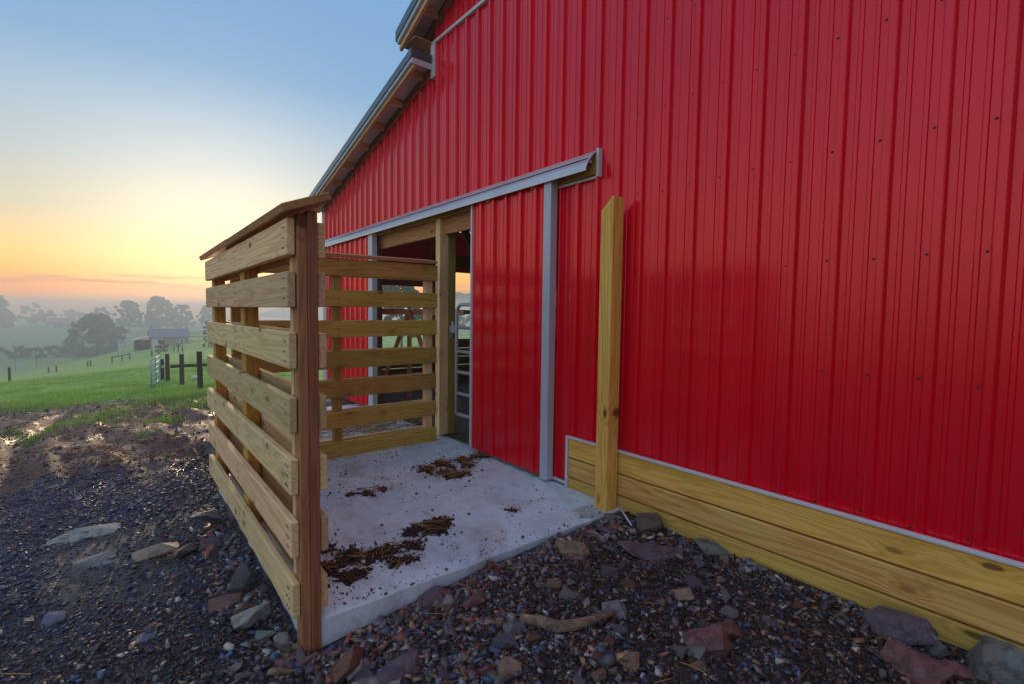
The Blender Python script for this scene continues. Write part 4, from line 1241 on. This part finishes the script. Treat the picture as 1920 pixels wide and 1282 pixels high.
tag(obj('manure_crumbs', scatter_mesh('manure_crumbs', T6, np.column_stack([p2, size * .3]), size, np.array([(.04, .03, .03)]) * RNG.uniform(.4, 1.6, (n, 1)), .4), M_MUCK), 'dark crumbs scattered over the concrete slab', None, None, 'stuff')
n = 900                                                           # straw lying on the further slab and inside
p2 = np.column_stack([RNG.normal(-6.5, .45, n), RNG.normal(-.65, .42, n)])
p2[700:] = np.column_stack([RNG.normal(-7.6, .5, 200), RNG.normal(.6, .4, 200)])
p2[:, 1] = np.clip(p2[:, 1], -1.8, 2)
o_ = obj('straw_pile', straw_mesh('straw_pile', np.column_stack([p2, RNG.uniform(.004, .09, n)]), RNG.uniform(.08, .3, n), RNG.uniform(0, 6.3, n), RNG.normal(0, .2, n), RNG.uniform(.005, .009, n), straw_cols(n)), M_STRAW)
tag(o_, 'heap of brown straw on the further slab behind the back slats', 'straw', None, 'stuff')

def grass_mesh(name, p2, h, w, base, tipc):
    n = len(p2)
    z = ground_z(p2[:, 0], p2[:, 1]) - .01
    yaw = RNG.uniform(0, 2 * math.pi, n)
    lean = RNG.normal(0, .35, (n, 2)) * h[:, None]
    b0 = np.column_stack([p2, z])
    sd = np.column_stack([np.cos(yaw), np.sin(yaw), np.zeros(n)]) * w[:, None] / 2
    tip = b0 + np.column_stack([lean, h])
    V = np.stack([b0 - sd, b0 + sd, tip], 1).reshape(-1, 3)
    Fc = np.arange(n * 3).reshape(-1, 3)
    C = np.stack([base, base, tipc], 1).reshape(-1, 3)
    return mesh_np(name, V, Fc, False, C)
n = 150000
s0 = 11 + 50 * RNG.random(n) ** 1.7
y0 = RNG.uniform(-.36, .22, n) * (s0 + 3) - 3.2
y0 = y0 + RNG.normal(0, .4, n)
p2 = np.column_stack([-s0, y0])
edge = grass_edge(y0)
pr_ = sstep(-1.5, 1.5, s0 - edge + 6 * vnoise(p2[:, 0] * .35, p2[:, 1] * .6, 61) + 3 * vnoise(p2[:, 0] * 1.3, p2[:, 1] * 1.3, 62))
p2 = p2[RNG.random(n) < pr_]
for cx_, cy_, rx_, ry_, k_ in ((-13.2, -3.6, .7, .35, 900), (-12.2, -4.4, .5, .25, 500), (-14.5, -1.9, .9, .3, 1100), (-11.6, -2.7, .4, .18, 350), (-10.2, -5.0, .3, .15, 160), (-16.5, -2.4, .9, .5, 1200), (-9.4, -3.0, .2, .1, 90)):
    p2 = np.concatenate([p2, np.column_stack([RNG.normal(cx_, rx_, k_), RNG.normal(cy_, ry_, k_)])])
n = len(p2)
tall = .5 + 1.1 * sstep(-.1, .3, vnoise(p2[:, 0] * .6, p2[:, 1] * .6, 63))
h = RNG.uniform(.05, .16, n) * tall
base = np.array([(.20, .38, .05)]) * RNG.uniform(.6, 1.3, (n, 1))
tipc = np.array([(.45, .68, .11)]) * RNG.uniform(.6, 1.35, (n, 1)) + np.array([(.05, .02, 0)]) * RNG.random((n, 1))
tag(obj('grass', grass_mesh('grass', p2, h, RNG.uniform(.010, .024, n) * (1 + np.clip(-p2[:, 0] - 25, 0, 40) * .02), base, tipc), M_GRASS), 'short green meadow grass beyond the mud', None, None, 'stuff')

# bent dead branch and the thin metal rod by the post
bp = [(-1.94, -1.62), (-1.86, -1.57), (-1.76, -1.535), (-1.71, -1.46), (-1.675, -1.34), (-1.65, -1.20)]
br = obj('branch', fix(mesh_py('branch', *tube_data([(a, b_, gz(a, b_) + .030) for a, b_ in bp], [.024, .030, .031, .028, .022, .010], 9), smooth=True)), ST['tan'])
tag(br, 'bent pale brown branch lying on the gravel', 'branch', None, 'thing')
rod = obj('metal_rod', fix(mesh_py('metal_rod', *tube_data([(-2.50, -.12, .045), (-2.28, -.24, gz(-2.28, -.24) + .012)], .007, 8), smooth=True)), M_GALV)
tag(rod, 'thin shiny metal rod sticking out beside the timber post', 'rod', None, 'thing')

# rubble: middling chips that fill between the stones
n = 6000
p2 = scatter_xy(n, 1.3, 6.5, 56, 1.1)
near = ((p2[:, 0] > -2.6) | (np.abs(p2[:, 1] + 2.8) < .35)) | (RNG.random(n) < .30)
p2 = p2[near]; n = len(p2)
size = np.clip(RNG.lognormal(math.log(.018), .34, n), .010, .038)
PAL2 = np.array([(.17, .17, .19), (.15, .10, .13), (.34, .22, .14), (.26, .10, .07), (.10, .13, .24), (.40, .38, .36), (.07, .065, .07), (.22, .20, .20)])
cols = PAL2[RNG.choice(8, size=n, p=[.2, .2, .1, .1, .12, .06, .12, .1])] * RNG.uniform(.8, 1.7, (n, 1))
T11 = templates(14, 9, 150, (1, .68, .30))
pos = np.column_stack([p2, ground_z(p2[:, 0], p2[:, 1]) + size * .2])
tag(obj('rubble', scatter_mesh('rubble', T11, pos, size, cols, .4), M_GRAVEL), 'broken stone chips mixed into the gravel', None, None, 'stuff')

# shards gathered along the slab edge, the pen rails and the lower middle
k_ = 1500
e1 = np.column_stack([-2.50 + np.abs(RNG.normal(0, .14, k_)), RNG.uniform(-2.6, -.2, k_)])
e2 = np.column_stack([RNG.uniform(-5.0, -2.5, 500), -2.60 - np.abs(RNG.normal(0, .14, 500))])
e3 = np.column_stack([RNG.normal(-1.9, .42, 1300), RNG.normal(-1.95, .45, 1300)])
e4 = np.column_stack([RNG.uniform(-2.3, -.2, 420), -.08 - np.abs(RNG.normal(0, .16, 420))])
p2 = np.concatenate([e1, e2, e3, e4])
p2 = p2[~in_slab(p2[:, 0], p2[:, 1], .0)]; n = len(p2)
size = np.clip(RNG.lognormal(math.log(.020), .45, n), .010, .052)
cols = PAL2[RNG.choice(8, size=n, p=[.2, .18, .12, .12, .10, .08, .10, .1])] * RNG.uniform(.7, 1.6, (n, 1))
pos = np.column_stack([p2, ground_z(p2[:, 0], p2[:, 1]) + size * .22])
tag(obj('stone_shards', scatter_mesh('stone_shards', T11, pos, size, cols, .5), M_GRAVEL), 'broken shards gathered along the slab edge and rails', None, None, 'stuff')

# ------------------------------------------------------------------ fences and gate in the field
def round_post(x, y, h, r, label, group, lean=0.0):
    z = gz(x, y)
    top = (x + lean, y + lean * .5, z + h)
    o_ = obj('fence_post', fix(mesh_py('fence_post', *tube_data([(x, y, z - .3), (x + lean * .5, y + lean * .25, z + h * .5), top, (top[0], top[1], top[2] + .01)], [r * 1.05, r, r * .97, r * .8], 10))), M_GREYW)
    return tag(o_, label, 'fence post', group, 'thing')
round_post(-26.74, -1.61, 1.22, .085, 'grey round post with the horizontal pole, next to the blue gate', 'field fence posts')
round_post(-23.74, -1.33, 1.25, .085, 'dark round fence post, middle one of the three tall posts near the pen', 'field fence posts', .02)
round_post(-19.75, -1.13, 1.30, .085, 'nearest tall round fence post, just left of the pen rails', 'field fence posts', -.02)
round_post(-28.41, -1.73, .98, .10, 'shorter thick post right behind the blue gate', 'field fence posts')
round_post(-26.1, 2.2, 1.2, .085, 'round fence post behind the pen carrying the far end of the rail', 'field fence posts')
fr = empty('fence_rail', (-26.7, -1.6, gz(-26.7, -1.6) + .7), 'dark horizontal rail running right from the gate posts', 'fence rail')
beam('rail', (-26.72, -1.5, gz(-26.7, -1.6) + .66), (-26.1, 2.15, gz(-26.1, 2.2) + .72), .04, .14, M_GREYW, fr)
pole = obj('brace_pole', fix(mesh_py('brace_pole', *tube_data([(-28.3, -1.70, gz(-28.4, -1.73) + .62), (-26.80, -1.61, gz(-26.7, -1.6) + .66)], [.07, .075], 10), smooth=True)), M_PINE)
tag(pole, 'pale brown horizontal brace pole between the gate post and next post', 'pole', None, 'thing')
bg_ = empty('field_gate', (-24.4, -2.3, gz(-24.4, -2.3)), 'open blue-grey pipe gate in the grass beside the fence posts', 'gate')
ga, gb = Vector((-24.35, -2.30, 0)), Vector((-28.25, -1.80, 0))
za, zb = gz(ga.x, ga.y) + .06, gz(gb.x, gb.y) + .12
for k_ in range(6):
    t = k_ / 5 * 1.06
    obj('gate_bar', fix(mesh_py('gate_bar', *tube_data([(ga.x, ga.y, za + t), (gb.x, gb.y, zb + t)], .024, 8), smooth=True)), M_BLUEGATE, bg_)
for q in (0, .5, 1):
    pp = ga.lerp(gb, q); zz = za + (zb - za) * q
    obj('gate_stile', fix(mesh_py('gate_stile', *tube_data([(pp.x, pp.y, zz - .02), (pp.x, pp.y, zz + 1.08)], .026, 8), smooth=True)), M_BLUEGATE, bg_)
FAR = [(-54.0, -10.0, 'lone fence post at the far left of the grass slope'),
       (-112, -12.6, 'left one of two spaced posts low on the grass slope'), (-110, -11.5, 'right one of two spaced posts low on the grass slope'),
       (-118, -7.9, 'left post of the close pair on the hill crest'), (-120, -7.55, 'right post of the close pair on the hill crest'),
       (-118, -4.4, 'first post of the short railed fence on the crest'), (-116, -2.95, 'middle post of the short railed fence on the crest'), (-118, -1.8, 'last post of the short railed fence on the crest'),
       (-112, 1.35, 'left post of the two below the dark bush'), (-112, 2.4, 'right post of the two below the dark bush'),
       (-124, 5.6, 'tall thin post in front of the grey garage'), (-118, 5.9, 'thicker post in front of the grey garage'), (-112, 6.1, 'post below the grey garage, lowest of its three')]
for x_, y_, lb in FAR:
    round_post(x_, y_, 1.15, .13 if x_ < -90 else .085, lb, 'far field fence posts')
rl = empty('crest_rail', (-117, -3, gz(-117, -3)), 'dark top rail of the short fence on the hill crest', 'fence rail')
beam('rail', (-118, -4.4, gz(-118, -4.4) + 1.0), (-116, -2.95, gz(-116, -2.95) + 1.02), .07, .22, M_GREYW, rl)
beam('rail', (-116, -2.95, gz(-116, -2.95) + 1.02), (-118, -1.8, gz(-118, -1.8) + 1.05), .07, .22, M_GREYW, rl)
wb = stone_mesh('white_boulder', 777, 18, 2, .4, .04); wb.transform(Matrix.Diagonal((.17, .15, .13, 1)))
tag(obj('white_boulder', wb, M_BUCKET, None, Matrix.Translation((-26.6, -.62, gz(-26.6, -.62) + .10))), 'small white rounded stone in the grass between the tall posts', 'stone', None, 'thing')

# ------------------------------------------------------------------ trees
def leaf_cloud(centres, radii, per, leaf, rs, colA, colB):
    Vs, Cs = [], []
    for c, r in zip(centres, radii):
        k = per
        d = rs.normal(size=(k, 3)); d /= np.linalg.norm(d, axis=1)[:, None]
        p = c + d * (r * rs.random((k, 1)) ** .45) * np.array([1, 1, .8])
        u = rs.normal(size=(k, 3)); u /= np.linalg.norm(u, axis=1)[:, None]
        v = np.cross(u, rs.normal(size=(k, 3))); v /= np.linalg.norm(v, axis=1)[:, None]
        sz = leaf * rs.uniform(.6, 1.4, (k, 1))
        Vs.append(np.stack([p - u * sz, p + v * sz * .55, p + u * sz, p - v * sz * .55], 1).reshape(-1, 3))
        t = rs.random() * .7 + rs.random((k, 1)) * .3
        Cs.append(np.repeat(colA * (1 - t) + colB * t, 4, 0))
    V = np.concatenate(Vs); C = np.concatenate(Cs)
    return V, np.arange(len(V)).reshape(-1, 4), C
def tree(name, x, y, h, w, label, seed, group=None, clumps=46, per=90, leaf=.5, trunk=.24, colA=(.05, .085, .045), colB=(.10, .15, .06), cat='tree', low=False, zoff=0.0):
    rs = np.random.default_rng(seed)
    z = gz(x, y) + zoff
    root = empty(name, (x, y, z), label, cat, group)
    th = h * trunk
    r0 = max(.10, h * .018)
    parts = [tube_data([(x, y, z - .5), (x + .1, y, z + th * .6), (x + .05, y + .1, z + h * .55), (x, y, z + h * .8)], [r0 * 1.3, r0, r0 * .6, r0 * .2], 8)]
    cen, rad = [], []
    for k in range(clumps):
        a = rs.uniform(0, 2 * math.pi); t = rs.random()
        zz = th * (.55 if low else .95) + (h - th * (.55 if low else .95)) * t
        env = math.sin(math.pi * min(1, .18 + .82 * (t * .86 + .07))) ** .6 if not low else math.sin(math.pi * min(1, .34 + .62 * t)) ** .7
        rr = w / 2 * env * rs.uniform(.45, 1.0) ** .5 * (.80 + .3 * rs.random()) * (1 + .20 * math.sin(3 * a + seed) + .12 * math.sin(5 * a + 7 * t))
        c = np.array([x + rr * math.cos(a), y + rr * math.sin(a), z + zz * .96])
        cen.append(c); rad.append(w * rs.uniform(.05, .12))
        if k % 3 == 0:
            m_ = Vector((x, y, z + min(zz * .7, h * .6)))
            parts.append(tube_data([m_, m_.lerp(Vector(c), .5) + Vector((0, 0, h * .02)), Vector(c)], [r0 * .42, r0 * .25, r0 * .08], 5))
    obj('trunk', fix(mesh_py('trunk', *join_data(parts))), M_BARK, root)
    V, Fc, C = leaf_cloud(cen, rad, per, leaf, rs, np.array(colA), np.array(colB))
    obj('crown', mesh_np('crown', V, Fc, False, C), M_LEAF, root)
    return root
tree('leafy_tree', -238, -9.5, 15.2, 15.5, 'broad dense green tree in the mist left of the grey garage', 1, None, 170, 110, .40, .12, low=True, colA=(.07, .12, .045), colB=(.14, .20, .07))
FT = 'large trees standing in the mist'
tree('round_tree', -430, 2.5, 23.5, 15, 'round-crowned tree in the mist, left of the biggest one', 2, FT, 100, 70, .60, .25)
tree('round_tree', -430, 19, 26.5, 18, 'biggest bushy tree in the mist above the grey garage', 3, FT, 130, 70, .60, .22)
tree('round_tree', -432, 33, 21.0, 13, 'lower tree adjoining the biggest misty tree on the right', 4, FT, 75, 65, .58, .22)
tree('round_tree', -430, 50, 21.0, 15, 'misty tree showing just left of the pen rails', 5, FT, 60, 100, .6, .22)
tree('round_tree', -480, -72, 26.0, 28, 'wide dark misty tree cut by the left edge', 6, FT, 90, 110, .7, .15)
SM = 'small trees along the far meadow edge'
for i, (x_, y_, h_, w_, lb) in enumerate([(-600, -63, 22, 16, 'thin-topped far tree next to the wide dark one'), (-590, -53, 15, 18, 'low far tree above the red-roofed barn end'),
        (-560, -15, 18, 15, 'faint round far tree behind the dense tree'), (-700, -40, 15, 26, 'faintest far tree mass beyond the red roof')]):
    tree('far_tree', x_, y_, h_, w_, lb, 20 + i, SM, 34, 60, .8, .2)
HB = 'hedge bushes along the foot of the slope'
for i in range(9):
    y_ = -44 + i * 4.3 + random.uniform(-.8, .8)
    tree('hedge_bush', -238 + random.uniform(-5, 5), y_, random.uniform(3.0, 4.6), random.uniform(5.5, 8), ['low dark hedge bush in the dip below the slope'][0], 40 + i, HB, 20, 60, .35, .1, cat='bush', low=True, colA=(.03, .05, .025), colB=(.06, .085, .035))
tree('small_conifer', -128, 3.6, 2.3, 2.3, 'small dark rounded bush in front of the white garage door', 60, None, 30, 50, .16, .1, cat='bush', low=True, colA=(.012, .035, .018), colB=(.03, .06, .03))
tree('green_conifer', -122, 11.6, 5.4, 2.3, 'bright green conifer half hidden by the pen rails', 61, None, 40, 70, .16, .08, cat='tree', low=True, colA=(.02, .08, .02), colB=(.04, .13, .03))
tree('side_tree', -150, 92, 9, 8, 'pale green tree seen through the pipe gate opening', 62, None, 50, 80, .3, .2)
tree('side_tree', -60, 26, 9, 8, 'green tree seen through the slats beyond the barn', 63, None, 50, 80, .28, .2, colA=(.03, .09, .05), colB=(.06, .16, .07))
for i, (x_, y_, h_, lb) in enumerate([(-196, -26.5, 7.5, 'leafless young tree at the far left in the dip'), (-200, -22.5, 6.0, 'smaller leafless young tree in the dip')]):
    rs = random.Random(70 + i)
    z = gz(x_, y_)
    root = empty('bare_tree', (x_, y_, z), lb, 'tree')
    parts = [tube_data([(x_, y_, z - .3), (x_, y_, z + h_ * .5), (x_ + .1, y_, z + h_)], [.12, .08, .02], 6)]
    for k in range(22):
        t = rs.uniform(.35, .95); a = rs.uniform(0, 6.3); l_ = h_ * .33 * (1.1 - t)
        q = Vector((x_, y_, z + h_ * t)); e_ = q + Vector((math.cos(a) * l_, math.sin(a) * l_, l_ * .8))
        parts.append(tube_data([q, q.lerp(e_, .5), e_], [.035, .025, .008], 4))
    obj('trunk', fix(mesh_py('trunk', *join_data(parts))), M_BARK, root)

# ------------------------------------------------------------------ buildings in the distance
M_WALLG = painted('grey_house_wall', (.34, .31, .30), .6, .4)
M_ROOFP = painted('purple_metal_roof', (.17, .14, .22), .35, .5, .2)
M_WHITE = painted('white_paint', (.72, .74, .78), .5, .5)
M_BLACK = painted('dark_opening', (.02, .018, .018), .8, .3)
M_GLASS, _g = mat_new('window_glass')
_g.out(Base_Color=(.04, .05, .07), Roughness=.08)
M_REDROOF = painted('faded_red_roof', (.42, .12, .12), .5, .4)
M_BROWNW = painted('brown_wall', (.16, .11, .09), .7, .3)
M_RUST = painted('rusty_orange', (.38, .14, .05), .6, .4)
def gable_roof(name, x0, x1, y0, y1, ze, zr, mat, parent, ov=.35):
    xm = (x0 + x1) / 2
    sl_ = (zr - ze) / (x1 - xm)
    pts = [(x0 - ov, ze - ov * sl_), (xm, zr), (x1 + ov, ze - ov * sl_), (x1 + ov, ze - ov * sl_ + .18), (xm, zr + .18), (x0 - ov, ze - ov * sl_ + .18)]
    return solid(name, prism_y(pts, y0 - ov, y1 + ov), mat, parent)
GX, GYa, GYb = -150.0, 2.8, 10.65
zg = min(gz(GX, GYa), gz(GX, GYb)) - .1
ho = empty('garage', (GX - 3.5, 6.7, zg), 'grey garage with purple metal roof and white roller door on the hill', 'building')
block('wall', GX - 7, GX, GYa, GYb, zg - 1, zg + 2.75, M_WALLG, ho)
rf = gable_roof('roof', GX - 7, GX, GYa, GYb, zg + 2.75, zg + 4.55, M_ROOFP, ho)
obj('weathervane', fix(mesh_py('weathervane', *tube_data([(GX - 3.5, GYa + .3, zg + 4.6), (GX - 3.5, GYa + .3, zg + 5.4)], .05, 6))), M_IRON, rf)
gd = block('garage_door', GX + .003, GX + .06, GYa + .25, GYa + 2.5, zg + .1, zg + 2.4, M_WHITE, ho)
for k_ in range(3):
    block('door_panel_line', GX + .062, GX + .075, GYa + .3, GYa + 2.45, zg + .62 + k_ * .57, zg + .66 + k_ * .57, M_WALLG, gd)
dr = block('door', GX + .003, GX + .07, GYb - 2.0, GYb - .95, zg + .1, zg + 2.3, M_WHITE, ho)
block('window_pane', GX + .073, GX + .085, GYb - 1.75, GYb - 1.2, zg + 1.3, zg + 2.1, M_GLASS, dr)
lr = solid('lean_to_roof', prism_x([(GYa + .2, zg + 2.75), (GYa - 3.6, zg + 1.85), (GYa - 3.6, zg + 2.0), (GYa + .2, zg + 2.95)], GX - 6.5, GX + .2), M_ROOFP, ho)
block('lean_to_wall', GX - 6.4, GX - 6.2, GYa - 3.3, GYa - .01, zg - .6, zg + 1.8, M_BLACK, ho)
block('lean_to_wall', GX - 6.2, GX - .6, GYa - 3.3, GYa - 3.1, zg - .6, zg + 1.8, M_BROWNW, ho)
for yy in (GYa - 3.3, GYa - 1.7):
    block('lean_to_post', GX - .15, GX + .05, yy, yy + .2, zg - .8, zg + 2.1, M_BROWNW, ho)
block('deck', GX - 4, GX - .3, GYb + .05, GYb + 4.2, zg - .5, zg + .7, M_BROWNW, ho)
block('deck_rail', GX - .4, GX - .3, GYb + .1, GYb + 4.2, zg + 1.5, zg + 1.65, M_BROWNW, ho)
beam('stair_rail', (GX - .2, GYb + .3, zg + .1), (GX - .2, GYb + 2.6, zg + 1.6), .1, .15, M_BROWNW, ho)
for k_ in range(6):
    block('deck_post', GX - .4, GX - .28, GYb + .1 + k_ * .8, GYb + .22 + k_ * .8, zg - .5, zg + 1.5, M_BROWNW, ho)
block('porch_roof', GX - 4, GX - .1, GYb + .3, GYb + 4.5, zg + 2.55, zg + 2.72, M_BROWNW, ho)
rb_ = obj('red_light', fix(mesh_py('red_light', *tube_data([(GX - .35, GYa - 1.2, zg + 1.0), (GX - .3, GYa - 1.2, zg + 1.0)], .16, 8))), M_REDROOF, ho)
# trailer parked before it
tl = empty('farm_trailer', (-140, 6.3, gz(-140, 6.3)), 'low rust-orange farm trailer parked before the grey garage', 'trailer')
zt_ = gz(-140, 6.3)
block('bed', -141, -139.4, 4.6, 8.6, zt_ + .75, zt_ + 1.0, M_RUST, tl)
block('tail_board', -141, -139.4, 8.5, 8.6, zt_ + 1.0, zt_ + 1.4, M_RUST, tl)
for yy in (5.4, 7.6):
    obj('wheel', fix(mesh_py('wheel', *tube_data([(-139.6, yy, zt_ + .4), (-139.35, yy, zt_ + .4)], .38, 12))), M_BLACK, tl)
sh = empty('feed_bin', (-152, -2.9, gz(-152, -2.9)), 'small pale blue bin with peaked lid left of the garage lean-to', 'bin')
zs_ = gz(-152, -2.9)
block('body', -153, -151.4, -3.6, -2.4, zs_ + .4, zs_ + 2.6, M_TRIMB, sh)
solid('lid', prism_y([(-153.1, zs_ + 2.6), (-152.2, zs_ + 3.1), (-151.3, zs_ + 2.6)], -3.7, -2.3), M_ROOFP, sh)
for xx in (-152.9, -151.6):
    for yy in (-3.5, -2.6):
        block('leg', xx, xx + .12, yy, yy + .12, zs_ - .2, zs_ + .4, M_IRON, sh)
# far farm buildings
def far_barn(name, x, y0, y1, wall, rise, mw_, mr_, label, wins=0):
    z = gz(x, (y0 + y1) / 2) - .2
    o_ = empty(name, (x, (y0 + y1) / 2, z), label, 'building', 'far farm buildings')
    block('wall', x - 12, x, y0, y1, z - 1, z + wall, mw_, o_)
    gable_roof('roof', x - 12, x, y0, y1, z + wall, z + wall + rise, mr_, o_, .5)
    for k_ in range(wins):
        yy = y0 + (y1 - y0) * (k_ + .5) / wins
        block('door', x + .003, x + .1, yy - 1.3, yy + 1.3, z, z + 3.2, M_WHITE if k_ == 0 else M_BLACK, o_)
far_barn('farm_barn', -560, -50, -33, 5.2, 3.4, M_BROWNW, M_REDROOF, 'long far barn with faded red roof in the mist', 3)
far_barn('farm_shed', -600, -92, -74, 5.5, 2.5, M_WHITE, M_WHITE, 'pale far building at the left edge in the mist', 0)
far_barn('farm_shed', -470, 9, 19, 3.4, 3.0, M_WHITE, M_BROWNW, 'white far building with brown roof under the misty trees', 2)
far_barn('farm_house', -500, 36, 44, 4.5, 3.0, M_WHITE, M_BROWNW, 'white far house right of the biggest misty tree', 2)
far_barn('farm_house', -520, -6, -1, 3.6, 2.2, M_WHITE, M_BROWNW, 'tiny white far house behind the dense tree', 1)
